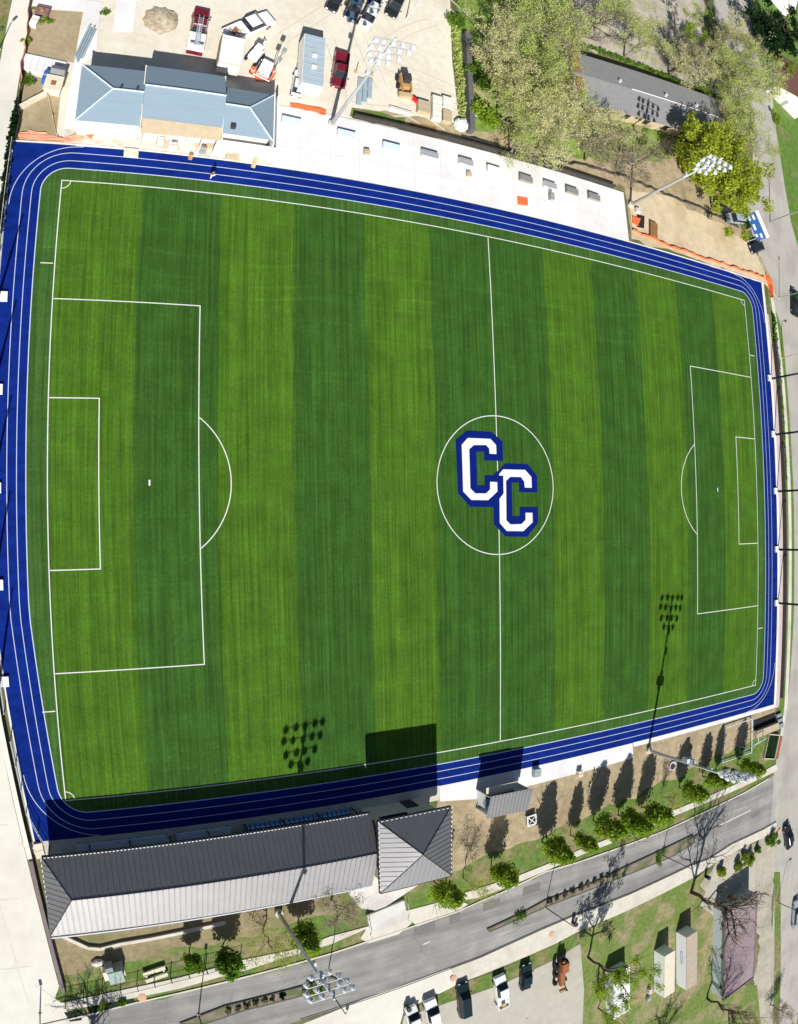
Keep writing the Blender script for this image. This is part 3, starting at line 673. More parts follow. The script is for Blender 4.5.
shrub(774, 120, 1.5, 1.5, 'leaf_bright', 'green bush by the street below the brown-roofed house', 2600, size=.10)
shrub(103, 1005, .7, .6, 'leaf_bright', 'low green bush in the left pavement bed', 500, size=.09)
shrub(122, 1001, .6, .5, 'leaf_green', 'small green bush in the left pavement bed, right of a brighter one', 600)
GM = 'clipped shrubs along the left median'
for i, (x, y) in enumerate([(228, 1011), (237, 1008), (246, 1005.5), (255, 1003), (264, 1000), (272, 997.5), (282, 994.5)]):
    shrub(x, y, .36, .55, 'leaf_brown' if i < 6 else 'leaf_dark', 'small clipped brown shrub in the left median row, ' + ['leftmost', 'second from the left', 'third from the left', 'fourth from the left', 'fifth from the left', 'sixth from the left', 'darkest, at the right end', 'eighth from the left', 'rightmost'][i], 350, group=GM)
GM = 'clipped shrubs along the right median'
for i, (x, y) in enumerate([(549, 901), (556, 898), (564, 894.5), (572, 891), (580, 887.5), (587, 884), (594, 881), (601, 878), (607, 875.5)]):
    shrub(x, y, .36, .55, 'leaf_brown', 'small clipped brown shrub in the right median row, ' + ['leftmost', 'second from the left', 'third from the left', 'fourth from the left', 'fifth from the left', 'sixth from the left', 'seventh from the left', 'eighth from the left', 'rightmost'][i], 350, group=GM)
shrub(44, 21, .9, .4, 'leaf_bright', 'low green weeds beside the dark red table', 500, name='weed_clump', size=.09, cat='weeds')
shrub(29, 82, .8, .4, 'leaf_green', 'low green weeds in the lower brown bed near the driveway', 500, name='weed_clump', size=.09, cat='weeds')
shrub(28, 42, .6, .4, 'leaf_bright', 'low green weeds along the orange netting at the upper brown bed', 400, name='weed_clump', size=.09, cat='weeds')
shrub(104, 14, .7, .4, 'leaf_green', 'low green weeds between the white path and the white slab at the top edge', 400, name='weed_clump', size=.09, cat='weeds')
# hedge strips along the east verge
def hedge(pts, w, h, m, label, seed, n, size=.16):
    rnd = random.Random(seed); lobes = []
    for (x0, y0), (x1, y1) in zip(pts, pts[1:]):
        L = math.hypot(x1 - x0, y1 - y0); k = max(2, int(L / (w * .6)))
        for i in range(k):
            f = i / k; lobes.append(((x0 + (x1 - x0) * f + rnd.gauss(0, w * .12), y0 + (y1 - y0) * f, h * rnd.uniform(.3, .6)), w * rnd.uniform(.35, .6)))
    o = rnd_leafcloud(rnd, n, lobes, size).build('hedge', m, None, recalc=False)
    return tag(o, label, 'hedge')
hedge([(63.7, 33), (63.8, 24), (63.9, 12), (63.9, 2)], 0.8, 1.0, 'leaf_green', 'straggling green hedge behind the net posts beside the right side street', 3, 2600)
hedge([(-61.55, 44), (-61.75, 36), (-61.75, 27)], 0.8, 1.4, 'leaf_dark', 'dark low hedge between the left driveway and the blue track', 4, 2600)
hedge([at(453, 20), at(457, 60), at(461, 110), at(463, 128)], 1.5, .5, 'leaf_pale', 'weedy green strip between the pale yard and the long dark wall', 5, 2000)
hedge([at(572, 44), at(640, 68), at(724, 103)], 1.0, 1.4, 'leaf_green', 'narrow green hedge along the back of the long grey roof', 6, 2600)

# ================================================================ FLOODLIGHT MASTS
def floodlight(px, py, label, aim, speakers=False, H=19.6):
    x, y = at(px, py); t = thing('floodlight_mast', label, 'floodlight', (x, y, 0), aim)
    mb = MB(); mb.tube([(0, 0, 0.5), (0, 0, H * .5), (0, 0, H)], .27, 10, .13); mb.build('pole', 'steel', t, smooth=True)
    mb = MB(); mb.cyl(0, 0, 0, .55, .5, 12); mb.build('base', 'concrete', t)
    rows = ((H - .3, 2.3, 5), (H - 1.5, 2.2, 5), (H - 2.75, 1.75, 4), (H - 4.0, 1.1, 3))
    lampmesh = None
    for z, hw, n in rows:
        mb = MB(); mb.box(-hw - .1, hw + .1, .14, .22, z - .035, z + .035); mb.build('crossarm', 'steel', t)
        for k in range(n):
            xx = -hw + 2 * hw * k / (n - 1)
            if lampmesh is None:
                mb = MB()
                ring = lambda rr, yy, zz: [(rr * math.cos(2 * math.pi * q / 12), yy + 0.0, zz + rr * math.sin(2 * math.pi * q / 12)) for q in range(12)]
                mb.loft([ring(.12, -.28, 0), ring(.2, -.2, 0), ring(.30, .02, -.02), ring(.34, .22, -.05), ring(.35, .34, -.07)]); mb.box(-.05, .05, -.05, .05, .05, .38)
                a = mb.build('lamp', 'pale_steel', t, smooth=False); lampmesh = a.data
                mb = MB(); mb.loft([ring(.31, .345, -.07), ring(.30, .365, -.075)]); b = mb.build('lens', 'lens', a); lens = b.data
            else:
                a = bpy.data.objects.new('lamp', lampmesh); COL.objects.link(a); a.parent = t
                b = bpy.data.objects.new('lens', lens); COL.objects.link(b); b.parent = a
            a.scale = (1.0, 1.0, 1.05); jr = random.Random(int(xx * 31 + z * 17)); a.location = (xx + jr.uniform(-.16, .16), .30, z - .32 + jr.uniform(-.14, .14) + .05 * abs(k - (n - 1) / 2)); a.rotation_euler = (R(-28), 0, R((k - (n - 1) / 2) * -9))
    for z in (H - 4.5, H - 7):
        mb = MB(); mb.box(.2, .5, -.25, .25, z - .3, z + .3); mb.build('ballast_box', 'pale_steel', t)
    if speakers:
        mb = MB()
        for sx, zz in ((-.45, 8.6), (.1, 9.2), (.55, 8.5), (0, 7.9)): mb.box(sx - .3, sx + .3, .1, .75, zz - .35, zz + .35)
        mb.build('speaker_cluster', 'pale_steel', t)
    return t
floodlight(331, 125, 'tall floodlight mast at the edge of the terrace, its lamps over the construction yard', R(185))
floodlight(630, 205, 'tall floodlight mast at the right end of the white terrace, lamps over the yellow tree', R(175))
floodlight(278, 912, 'tall floodlight mast behind the grandstand, its lamps over the road', R(5))
floodlight(648, 750, 'tall floodlight mast on the bare earth with a speaker cluster halfway up', R(-5), True)

# net posts at both ends
def netpost(x, y, rz, label, grp):
    t = thing('net_post', label, 'net post', (x, y, 0), rz, grp)
    mb = MB(); mb.tube([(0, 0, .3), (0, 0, 4), (0, 0, 8.0)], .12, 8, .08); mb.build('pole', 'iron', t)
    mb = MB(); mb.tube([(.02, .12, .4), (.03, .15, 3), (.02, .12, 6.8)], .17, 8, .10); mb.build('furled_net', 'rubber', t)
    mb = MB(); mb.box(-.12, 1.0, -.55, .55, .02, .34); mb.build('base_pad', 'white', t, bevel=.03)
    return t
for k, y in enumerate((20.2, 10.0, -0.4, -10.5, -20.7)):
    a = ('near the top left corner of the pitch', 'between the top post and the middle one', 'in the middle behind the left goal area', 'below the middle one', 'at the bottom beside the brick wall')[k]
    netpost(-61.25, y, 0, 'black net post on the left bend, ' + a, 'net posts behind the left goal line')
for k, y in enumerate((20.7, 10.4, 0.1, -10.4, -20.1)):
    a = ('nearest the top right corner', 'second from the top', 'in the middle behind the right goal area', 'second from the bottom', 'nearest the lower right corner')[k]
    netpost(61.5, y, math.pi, 'black net post beside the right straight, ' + a, 'net posts behind the right goal line')

# ================================================================ GRANDSTAND AND PAVILION
def rib_faces(mb, p0, p1, q0, q1, step, w=.14, h=.045, inset=0.0):
    """raised seams from the eave line p0-p1 up to the ridge line q0-q1 (each two points)"""
    p0, p1, q0, q1 = map(Vector, (p0, p1, q0, q1)); L = (p1 - p0).length; n = int(L / step)
    nrm = (p1 - p0).cross(q0 - p0)
    if (q1 - p1).length > (q0 - p0).length: nrm = (p1 - p0).cross(q1 - p1)
    nrm.normalize()
    if nrm.z < 0: nrm = -nrm
    e = (p1 - p0).normalized(); up = nrm.cross(e)
    if up.z < 0: up = -up
    def top(s):   # distance up-slope at station s along the eave, limited by the two hips
        x0 = (q0 - p0).dot(e); h0 = (q0 - p0).dot(up); x1 = (q1 - p0).dot(e); h1 = (q1 - p0).dot(up)
        if s < x0 and x0 > 1e-4: return h0 * s / x0
        if s > x1 and L - x1 > 1e-4: return h1 * (L - s) / (L - x1)
        if x1 - x0 < 1e-4: return h0
        return h0 + (h1 - h0) * (s - x0) / (x1 - x0)
    for i in range(n):
        s = (i + .5) * L / n; t = top(s) - .16
        if t < .3: continue
        a = p0 + e * s; b = a + up * t
        v = [a - e * w / 2, a + e * w / 2, b + e * w / 2, b - e * w / 2]; u = [a - e * w * .3 + nrm * h, a + e * w * .3 + nrm * h, b + e * w * .3 + nrm * h, b - e * w * .3 + nrm * h]
        mb.quad(u[0], u[1], u[2], u[3]); mb.quad(v[0], v[1], u[1], u[0]); mb.quad(v[1], v[2], u[2], u[1]); mb.quad(v[3], v[0], u[0], u[3])
# stand
ZE, ZR = 4.0, 6.35
A, B, C, D = (-58.5, -39.15, ZE), (-20.9, -39.15, ZE), (-20.9, -48.9, ZE), (-58.9, -48.7, ZE)
E1, E2 = (-55.85, -43.35, ZR), (-20.9, -43.45, ZR)
gs = thing('grandstand', 'long grandstand with a dark grey ribbed metal roof beside the lower straight', 'grandstand', (0, 0, 0))
mb = MB(); mb.quad(A, B, E2, E1); mb.quad(B, C, E2); mb.quad(C, D, E1, E2); mb.quad(D, A, E1)
rib_faces(mb, A, B, E1, E2, .62); rib_faces(mb, C, D, E2, E1, .62); rib_faces(mb, D, A, E1, E1, .62)
mb.build('roof', 'metal_roof', gs)
mb = MB(); mb.tube([E1, E2], .05, 6); mb.tube([A, E1], .05, 6); mb.tube([D, E1], .05, 6); mb.build('ridge_cap', 'dark_trim', gs)
mb = MB(); mb.box(-58.5, -20.9, -39.2, -39.02, ZE - .28, ZE - .03); mb.box(-20.95, -20.8, -48.8, -39.2, ZE - .28, ZE - .02); mb.build('fascia', 'dark_trim', gs)
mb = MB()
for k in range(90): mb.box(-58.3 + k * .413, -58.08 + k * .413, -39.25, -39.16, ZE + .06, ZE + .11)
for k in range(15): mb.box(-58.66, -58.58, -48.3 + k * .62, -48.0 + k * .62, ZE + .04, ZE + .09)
mb.build('lit_rib_end', 'white', gs)['kind'] = 'stuff'  # white blocks along the eaves, a painted highlight for the sunlit rib ends
mb = MB(); mb.box(-58.8, -20.9, -49.05, -48.9, ZE - .25, ZE + .02); mb.build('gutter', 'pale_steel', gs)
mb = MB(); mb.box(-58.0, -21.2, -47.6, -47.3, 0, ZE - .1); mb.box(-58.0, -57.7, -47.3, -43, 0, ZE - .1); mb.build('rear_wall', 'purple_brick', gs)
mb = MB()
for i in range(6): mb.box(-57.6, -21.3, -47.2, -41.4 - i * .95, .42 * i + .02, .42 * i + .44)
mb.build('seating_tier', 'concrete', gs)
mb = MB()
for i in range(5): mb.box(-40 if i == 0 else -56, -22, -41.8 - i * .95, -41.45 - i * .95, .42 * i + .66, .42 * i + .76)
mb.build('seat_row', 'seat_blue', gs)
for k in range(9):
    mb = MB(); mb.tube([(-57.8 + k * 4.5, -39.7, 0), (-57.8 + k * 4.5, -39.7, ZE - .05)], .09, 8); mb.build('roof_post', 'dark_trim', gs)
for x0, x1, lab in ((-54.8, -44.2, 'long pale blue team bench at the track edge, left end of the grandstand'), (-43.4, -37.0, 'shorter pale blue team bench at the track edge beside the blue seats')):
    t = thing('team_bench', lab, 'bench', ((x0 + x1) / 2, -39.95, 0)); hl = (x1 - x0) / 2
    mb = MB(); mb.box(-hl, hl, -.45, .4, .5, .6); mb.build('seat', 'pale_blue', t)
    mb = MB(); mb.box(-hl, hl, -.6, -.5, .5, 1.1); mb.build('backrest', 'brown_wood', t)
    for k in range(4):
        xx = -hl + .3 + (2 * hl - .6) * k / 3; mb = MB(); mb.box(xx - .06, xx + .06, -.45, .35, .014, .5); mb.build('leg', 'iron', t)
for i in range(3):
    t = thing('seat_row', ('front', 'middle', 'rear')[i] + ' row of blue folding seats in front of the grandstand', 'seats', (-28.4, -39.85 - i * .55, 0.0), 0)
    mb = MB()
    for k in range(22): mb.box(-6.6 + k * .6 - .23, -6.6 + k * .6 + .23, -.2, .2, .45, .53)
    mb.build('seat', 'seat_blue', t)['kind'] = 'stuff'
    mb = MB(); mb.box(-6.9, 6.4, -.05, .05, .014, .45); mb.build('rail', 'iron', t)
    mb = MB()
    for k in range(22): mb.box(-6.6 + k * .6 - .23, -6.6 + k * .6 + .23, -.26, -.2, .5, .95)
    mb.build('backrest', 'seat_blue', t)['kind'] = 'stuff'
# pavilion
pv = thing('pavilion', 'square pavilion with a ribbed pyramid roof at the end of the grandstand', 'pavilion', (0, 0, 0))
ze, za = 7.0, 9.2
Q = [(-21.2, -39.1, ze), (-11.6, -39.1, ze), (-11.5, -48.4, ze), (-21.1, -48.5, ze)]; AP = (-16.55, -43.45, za)
mb = MB()
for i in range(4): mb.quad(Q[i], Q[(i + 1) % 4], AP); rib_faces(mb, Q[i], Q[(i + 1) % 4], AP, AP, .62)
mb.build('roof', 'metal_roof', pv)
mb = MB()
for i in range(4): mb.tube([Q[i], AP], .05, 6)
mb.build('hip_cap', 'dark_trim', pv)
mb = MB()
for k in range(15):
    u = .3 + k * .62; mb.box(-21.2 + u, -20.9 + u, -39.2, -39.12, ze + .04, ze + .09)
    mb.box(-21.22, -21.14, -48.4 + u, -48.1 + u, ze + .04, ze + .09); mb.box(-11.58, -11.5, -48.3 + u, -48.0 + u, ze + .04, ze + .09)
mb.build('lit_rib_end', 'white', pv)['kind'] = 'stuff'  # pavilion eaves too: sun catching the rib ends, painted as white blocks
mb = MB()
for i in range(4):
    a, b = Vector(Q[i]), Vector(Q[(i + 1) % 4]); d = (b - a).normalized(); n = Vector((d.y, -d.x, 0)); n = n if n.dot(a - Vector((-16.4, -43.8, ze))) > 0 else -n
    mb.loft([[a + n * .0 - Vector((0, 0, .3)), a + n * .12 - Vector((0, 0, .3)), a + n * .12, a + n * 0], [b - Vector((0, 0, .3)), b + n * .12 - Vector((0, 0, .3)), b + n * .12, b]])
mb.build('fascia', 'dark_trim', pv)
mb = MB(); mb.box(-20.5, -12.2, -47.7, -40.2, 0.014, ze - .1); mb.build('wall', 'cream', pv)
mb = MB(); mb.box(-15.2, -13.6, -40.2, -40.08, 0.02, 2.4); mb.build('door', 'iron', pv)
mb = MB(); mb.box(-19.6, -16.0, -40.2, -40.08, 3.6, 5.6); mb.build('window', 'glass', pv)
slab('pavilion_plaza', [(-24.5, -48.4), (-11.4, -48.4), (-12, -52.2), (-18.5, -55.0), (-21.0, -54.0)], 0, .35, 'pale_concrete')
t = thing('stairs', 'flight of white steps leading down from the pavilion to the pavement', 'steps', (*at(386, 914), 0), R(10))
mb = MB()
for k in range(4): mb.box(-2.7, 2.7, -2.1 + k * .55, 1.2, .1 + k * .1, .2 + k * .1)
mb.build('step', 'pale_concrete', t)
for s in (-2.8, 2.8):
    mb = MB(); mb.tube([(s, -2.2, 1.0), (s, 1.0, 1.35)], .04, 6)
    for yy, z in ((-2.2, 1.0), (1.0, 1.35)): mb.tube([(s, yy, .05), (s, yy, z)], .04, 6)
    mb.build('handrail', 'steel', t)
# low kerb wall behind the stand
mb = MB()
wp = [at(62, 935), at(88, 947), at(100, 948), at(120, 943), at(150, 938), at(175, 933), at(225, 922)]
for a, b in zip(wp, wp[1:]):
    d = Vector((b[0] - a[0], b[1] - a[1], 0)); n = Vector((-d.y, d.x, 0)).normalized() * .2
    a3, b3 = Vector((*a, 0)), Vector((*b, 0)); mb.prism([tuple((a3 + n).xy), tuple((b3 + n).xy), tuple((b3 - n).xy), tuple((a3 - n).xy)], 0, .35)
tag(mb.build('garden_wall', 'concrete'), 'low bent concrete wall edging the yard behind the grandstand', 'wall')
# utility boxes behind the stand
t = thing('transformer_box', 'pale green transformer cabinet in the yard behind the grandstand', 'utility box', (*at(115, 970), 0), R(8))
mb = MB(); mb.box(-.9, .9, -.8, .8, .15, 1.75); mb.build('cabinet', 'box_teal', t, bevel=.04)
mb = MB(); mb.box(-1.1, 1.1, -1.0, 1.0, 0, .15); mb.build('plinth', 'concrete', t)
mb = MB(); mb.box(-.02, .02, -.83, -.80, .3, 1.6); mb.box(.06, .1, -.86, -.80, .8, 1.0); mb.build('door_handle', 'iron', t)
t = thing('utility_cabinet', 'cream utility cabinet left of the pale green transformer box', 'utility box', (*at(107, 970), 0), R(8))
mb = MB(); mb.box(-.5, .5, -.6, .6, .1, 1.4); mb.build('cabinet', 'cream', t, bevel=.04)
mb = MB(); mb.box(-.6, .6, -.7, .7, 0, .1); mb.build('plinth', 'concrete', t)
mb = MB(); mb.box(-.1, .1, -.64, -.6, .7, .8); mb.build('handle', 'iron', t)
t = thing('meter_post', 'grey metering cabinet behind the cream one in the stand yard', 'utility box', (*at(108, 962), 0), R(8))
mb = MB(); mb.box(-.45, .45, -.3, .3, .3, 1.9); mb.build('cabinet', 'grey_wall', t, bevel=.03)
mb = MB(); mb.box(-.08, .08, -.08, .08, 0, .3); mb.build('post', 'iron', t)
mb = MB(); mb.blob((*at(98, 962), .2), (.8, .5, .35), 2, .12, random.Random(3)); tag(mb.build('boulder', 'concrete'), 'pale boulder lying in the dry grass behind the grandstand', 'boulder')
# black railing along the pavement, lower left
def rail_fence(pts, h, label, m='iron', step=2.4, name='metal_fence', rails=(.25, .9), picket=0.0, cat='fence'):
    t = thing(name, label, cat, (pts[0][0], pts[0][1], 0)); o0 = Vector((*pts[0], 0))
    rl = MB(); pk = MB(); posts = []
    for a, b in zip(pts, pts[1:]):
        a, b = Vector((*a, 0)) - o0, Vector((*b, 0)) - o0; L = (b - a).length; n = max(1, round(L / step)); d = (b - a).normalized()
        for f in rails: rl.tube([a + Vector((0, 0, h * f)), b + Vector((0, 0, h * f))], .03, 5)
        for k in range(n): posts.append(a + (b - a) * k / n)
        if picket:
            for k in range(int(L / picket)): q = a + d * (k + .5) * picket; pk.tube([q + Vector((0, 0, .05)), q + Vector((0, 0, h * .92))], .015, 4)
    posts.append(Vector((*pts[-1], 0)) - o0)
    rl.build('rail', m, t)
    if picket: pk.build('picket', m, t)['kind'] = 'stuff'
    pm = None
    for q in posts:
        if pm is None:
            mb = MB(); mb.box(-.05, .05, -.05, .05, 0, h); c = mb.build('post', m, t); pm = c.data
        else:
            c = bpy.data.objects.new('post', pm); COL.objects.link(c); c.parent = t
        c.location = q
    return t
rail_fence([at(65, 1000), at(120, 988), at(170, 976), at(240, 958)], 1.7, 'black picket railing along the pavement below the grandstand', picket=.22)
t = thing('bike_rack', 'pair of pale concrete benches behind the black picket railing', 'bench', (*at(155, 973), 0), R(12))
mb = MB(); mb.box(-1.4, 1.4, .3, .8, .35, .5); mb.box(-1.4, 1.4, -.7, -.2, .35, .5); mb.build('seat', 'cream', t)
for sx in (-1.1, 1.1):
    mb = MB(); mb.box(sx - .12, sx + .12, -.65, .75, 0, .35); mb.build('leg', 'concrete', t)
# walls at the left edge
def wall(pts, th, h, m, label, name='wall', cap=None):
    t = thing(name, label, 'wall', (pts[0][0], pts[0][1], 0)); o0 = Vector((*pts[0], 0)); mb = MB(); cb = MB()
    for a, b in zip(pts, pts[1:]):
        a, b = Vector((*a, 0)) - o0, Vector((*b, 0)) - o0; n = Vector((-(b - a).y, (b - a).x, 0)).normalized()
        q = lambda k: [tuple((a + n * k).xy), tuple((b + n * k).xy), tuple((b - n * k).xy), tuple((a - n * k).xy)]
        mb.prism(q(th / 2), 0, h)
        if cap: cb.prism(q(th / 2 + .06), h + .002, h + .12)
    mb.build('masonry', m, t)
    if cap: cb.build('coping', cap, t)
    return t
wall([(-61.95, -14), (-61.9, -20), (-61.55, -24.8), (-61.0, -30.5), (-60.45, -36.5), (-60.05, -40.6)], .42, .8, 'purple_brick', 'low purple-brown brick wall with pale coping beside the left bend', 'brick_wall', 'off_white')
wall([(-60.0, -40.9), (-59.5, -48.2), (-58.8, -58.5)], .4, .9, 'purple_brick', 'purple-brown brick wall running from the grandstand corner to the pavement', 'brick_wall', None)
wall([at(463.5, 36), at(466, 80), at(468.5, 134)], .8, 1.3, mat('dark_block', (0.12, 0.115, 0.12), var=.15), 'long straight dark grey wall at the edge of the wood', 'block_wall')
wall([(-19.9, 48.5), (5, 48.25), (24.5, 48.0)], .3, .9, mat('dark_retaining', (0.05, 0.045, 0.04), var=.2), 'dark retaining wall along the back of the white terrace', 'retaining_wall')
wall([(63.3, 28), (63.35, 0), (63.3, -38)], .22, .8, mat('dark_timber', (0.07, 0.06, 0.055), var=.2), 'low dark timber wall between the right path and the green verge', 'timber_wall')
rail_fence([(-61.0, -24), (-61.6, -14), (-61.6, 25), (-61.5, 39)], 1.1, 'pale metal hand railing along the outside of the left bend', 'pale_steel', 3.0, 'guard_rail', (.5, .98))
rail_fence([(-60.6, -27), (-59.75, -35.2), (-57.8, -40.3)], 1.3, 'pale metal railing on the lower left corner of the track', 'pale_steel', 2.6, 'guard_rail', (.5, .98))
t = thing('landing_pad', 'pale square pad in the lower left corner of the track beside the grandstand', 'pad', (-58.95, -40.0, .02), R(5))
mb = MB(); mb.box(-.5, .5, -.9, .9, 0, .3); mb.build('pad', 'cream', t, bevel=.03)
mb = MB(); mb.box(-.51, .51, -.04, .04, .2, .32); mb.build('seam', 'seam', t)
# black silt fence behind the terrace
def cloth_fence(pts, h, m, label, step=3.0, name='silt_fence', lean=0.0):
    t = thing(name, label, 'fence', (pts[0][0], pts[0][1], 0)); o0 = Vector((*pts[0], 0)); mb = MB(); rnd = random.Random(len(pts) * 7 + int(h * 10))
    path = []
    for a, b in zip(pts, pts[1:]):
        a, b = Vector((*a, 0)) - o0, Vector((*b, 0)) - o0; n = max(2, int((b - a).length / 1.0))
        for k in range(n): path.append(a + (b - a) * k / n + Vector((rnd.gauss(0, .12), rnd.gauss(0, .12), 0)))
    path.append(Vector((*pts[-1], 0)) - o0)
    for a, b in zip(path, path[1:]):
        n = Vector((-(b - a).y, (b - a).x, 0)).normalized() * .03; hh = h * rnd.uniform(.75, 1.05)
        ln = n.normalized() * lean
        mb.loft([[a - n, a + n, b + n, b - n], [a - n + ln + Vector((0, 0, hh)), a + n + ln + Vector((0, 0, hh)), b + n + ln + Vector((0, 0, hh)), b - n + ln + Vector((0, 0, hh))]])
    mb.build('cloth', m, t)
    pm = None
    for p in path[::4]:
        if pm is None:
            pb = MB(); pb.tube([(0, 0, 0), (0, 0, h * 1.2)], .035, 5); c = pb.build('stake', 'bark' if m == 'iron' else 'steel', t); pm = c.data
        else:
            c = bpy.data.objects.new('stake', pm); COL.objects.link(c); c.parent = t
        c.location = p
    return t
cloth_fence([at(462, 137), at(500, 148), at(540, 157), at(580, 165), at(628, 178), at(660, 193), at(700, 208), at(738, 228)], .5, 'iron', 'black silt fence winding behind the terrace from the dark wall to the scoreboard')
cloth_fence([at(632, 231), at(660, 243), at(700, 257), at(740, 270), at(764, 278)], .4, 'orange', 'orange safety netting along the top right edge of the track', name='safety_fence', lean=.1)
cloth_fence([at(765, 275), at(768, 285), at(770, 298)], 1.0, 'orange', 'short orange safety netting at the top right corner of the track', name='safety_fence', lean=.1)
cloth_fence([at(28, 30), at(24, 60), at(20, 90)], 1.2, 'pale_orange', 'faded orange netting along the left driveway by the brown bed', name='safety_fence')
cloth_fence([at(30, -4), at(29, 14), at(27, 30)], 1.2, 'pale_orange', 'faded orange netting in the top left corner beside the driveway', name='safety_fence')
cloth_fence([at(20, 92), at(19, 120), at(16, 140)], 1.1, 'iron', 'black silt fence between driveway and lower brown bed', name='silt_fence')
# orange nets fallen flat
def flatnet(poly, m, label, z=.05, seed=1):
    mb = MB(); rnd = random.Random(seed); mb.prism(poly, 0.02, z)
    bmesh.ops.subdivide_edges(mb.b, edges=mb.b.edges[:], cuts=3)
    for v in mb.b.verts:
        if v.co.z > .03: v.co.z += rnd.uniform(0, .18)
    return tag(mb.build('fallen_netting', m), label, 'netting')
flatnet(plan([(18, 134), (30, 131), (45, 133), (58, 137), (68, 141), (60, 143), (19, 139)]), 'pale_orange', 'pale orange netting fallen along the top left corner of the track', seed=2)
flatnet(plan([(62, 139), (82, 133), (88, 134), (80, 140), (66, 143)]), 'pale_orange', 'strip of faded orange netting between the track corner and the clubhouse', seed=3)
flatnet(plan([(290, 103), (318, 107), (326, 110), (325, 116), (310, 112), (290, 107)]), 'orange', 'crumpled orange netting at the back of the terrace by the floodlight foot', seed=4)
flatnet(plan([(632, 216), (640, 219), (638, 226), (632, 223)]), 'orange', 'small patch of orange netting beside the right end of the terrace', seed=5)
flatnet(plan([(252, 68), (258, 63), (276, 73), (271, 82), (256, 81)]), 'orange', 'crumpled orange netting around the mobile light tower', seed=6)
t = thing('barrier_board', 'bright orange tilted barrier panel below the corner of the blue-grey roof', 'barrier', (*at(90, 133), 0), R(-35))
mb = MB(); mb.box(-.7, .7, -.5, .5, .55, .62, Matrix.Rotation(R(25), 4, 'X')); mb.build('panel', 'orange', t)
for s in (-.4, .4):
    mb = MB(); mb.tube([(s, -.3, 0), (s, .25, 1.0)], .03, 5); mb.build('leg', 'iron', t)

# ================================================================ CLUBHOUSE (north)
ch = thing('clubhouse', 'clubhouse under construction with a blue-grey hipped roof beside the top straight', 'building', (0, 0, 0))
ze, zr = 4.0, 5.3
def hip(mb, x0, x1, y0, y1, ze, zr, l=True, r=True, run=3.8):
    ym = (y0 + y1) / 2; a = (x0 + (run if l else 0), ym, zr); b = (x1 - (run if r else 0), ym, zr)
    P = [(x0, y0, ze), (x1, y0, ze), (x1, y1, ze), (x0, y1, ze)]
    mb.quad(P[0], P[1], b, a); mb.quad(P[2], P[3], a, b)
    mb.quad(P[3], P[0], a); mb.quad(P[1], P[2], b)
    mb.quad(P[3], P[2], P[1], P[0])
    return a, b
mb = MB(); a1, b1 = hip(mb, -54.5, -47.2, 40.0, 47.6, ze, zr, True, False); mb.build('roof', 'blue_grey_roof', ch)
mb = MB(); a3, b3 = hip(mb, -37.9, -31.7, 40.4, 46.9, ze, zr, False, True, 3.2); mb.build('roof', 'blue_grey_roof', ch)
mb = MB(); a2, b2 = hip(mb, -47.2, -37.9, 40.7, 47.9, ze + .75, zr + .75, False, False); mb.build('roof', 'blue_grey_roof', ch)
mb = MB(); mb.quad((-47.2, 39.1, ze + .15), (-37.9, 39.3, ze + .15), (-37.9, 40.7, ze + .72), (-47.2, 40.7, ze + .72)); mb.quad((-47.2, 39.1, ze + .05), (-37.9, 39.3, ze + .05), (-37.9, 40.7, ze + .6), (-47.2, 40.7, ze + .6)); mb.build('porch_roof', 'tan', ch)
mb = MB()
for p, q in ((a1, b1), (a1, (-54.5, 40.0, ze)), (a1, (-54.5, 47.6, ze)), (a2, b2), (a3, b3), (b3, (-31.7, 40.4, ze)), (b3, (-31.7, 46.9, ze))): mb.tube([Vector(p) + Vector((0, 0, .05)), Vector(q) + Vector((0, 0, .05))], .11, 6)
mb.build('ridge_cap', mat('pale_ridge', (.52, .60, .68), var=.05), ch)
mb = MB(); mb.box(-54.2, -47.3, 40.4, 47.2, .02, ze - .01); mb.box(-47.3, -37.8, 41.0, 47.5, .02, ze + .74); mb.box(-37.8, -32.0, 40.8, 46.5, .02, ze - .01); mb.build('wall', 'off_white', ch)
for k in range(6):
    mb = MB(); mb.tube([(-46.9 + k * 1.75, 39.5, .02), (-46.9 + k * 1.75, 39.5, ze + .1)], .1, 8); mb.build('porch_post', 'white', ch)
for x0 in (-47.3, -37.95):
    mb = MB(); mb.box(x0, x0 + .15, 39.2, 47.9, ze + .3, ze + .85); mb.build('gable_trim', 'off_white', ch)
for q in ((-48.0, 44.2, 5.2), (-49.8, 44.2, 5.2)):
    mb = MB(); mb.cyl(q[0], q[1], q[2] - .4, q[2] + .2, .13, 8); mb.build('vent_pipe', 'iron', ch)
mb = MB(); mb.box(-31.6, -31.45, 39.9, 47.4, .02, 3.9); mb.box(-31.0, -30.8, 39.9, 47.4, .02, 3.2); mb.box(-38, -31, 40.0, 40.12, .02, 3.0); mb.build('parapet_wall', 'white', ch)
mb = MB(); mb.box(-36.9, -36.3, 41.0, 41.5, 4.1, 4.75); mb.build('roof_unit', 'iron', ch)
for k, (x, y, c, lab) in enumerate(((-37.0, 41.4, 'iron', 'dark rooftop equipment crate on the clubhouse roof'),)): pass
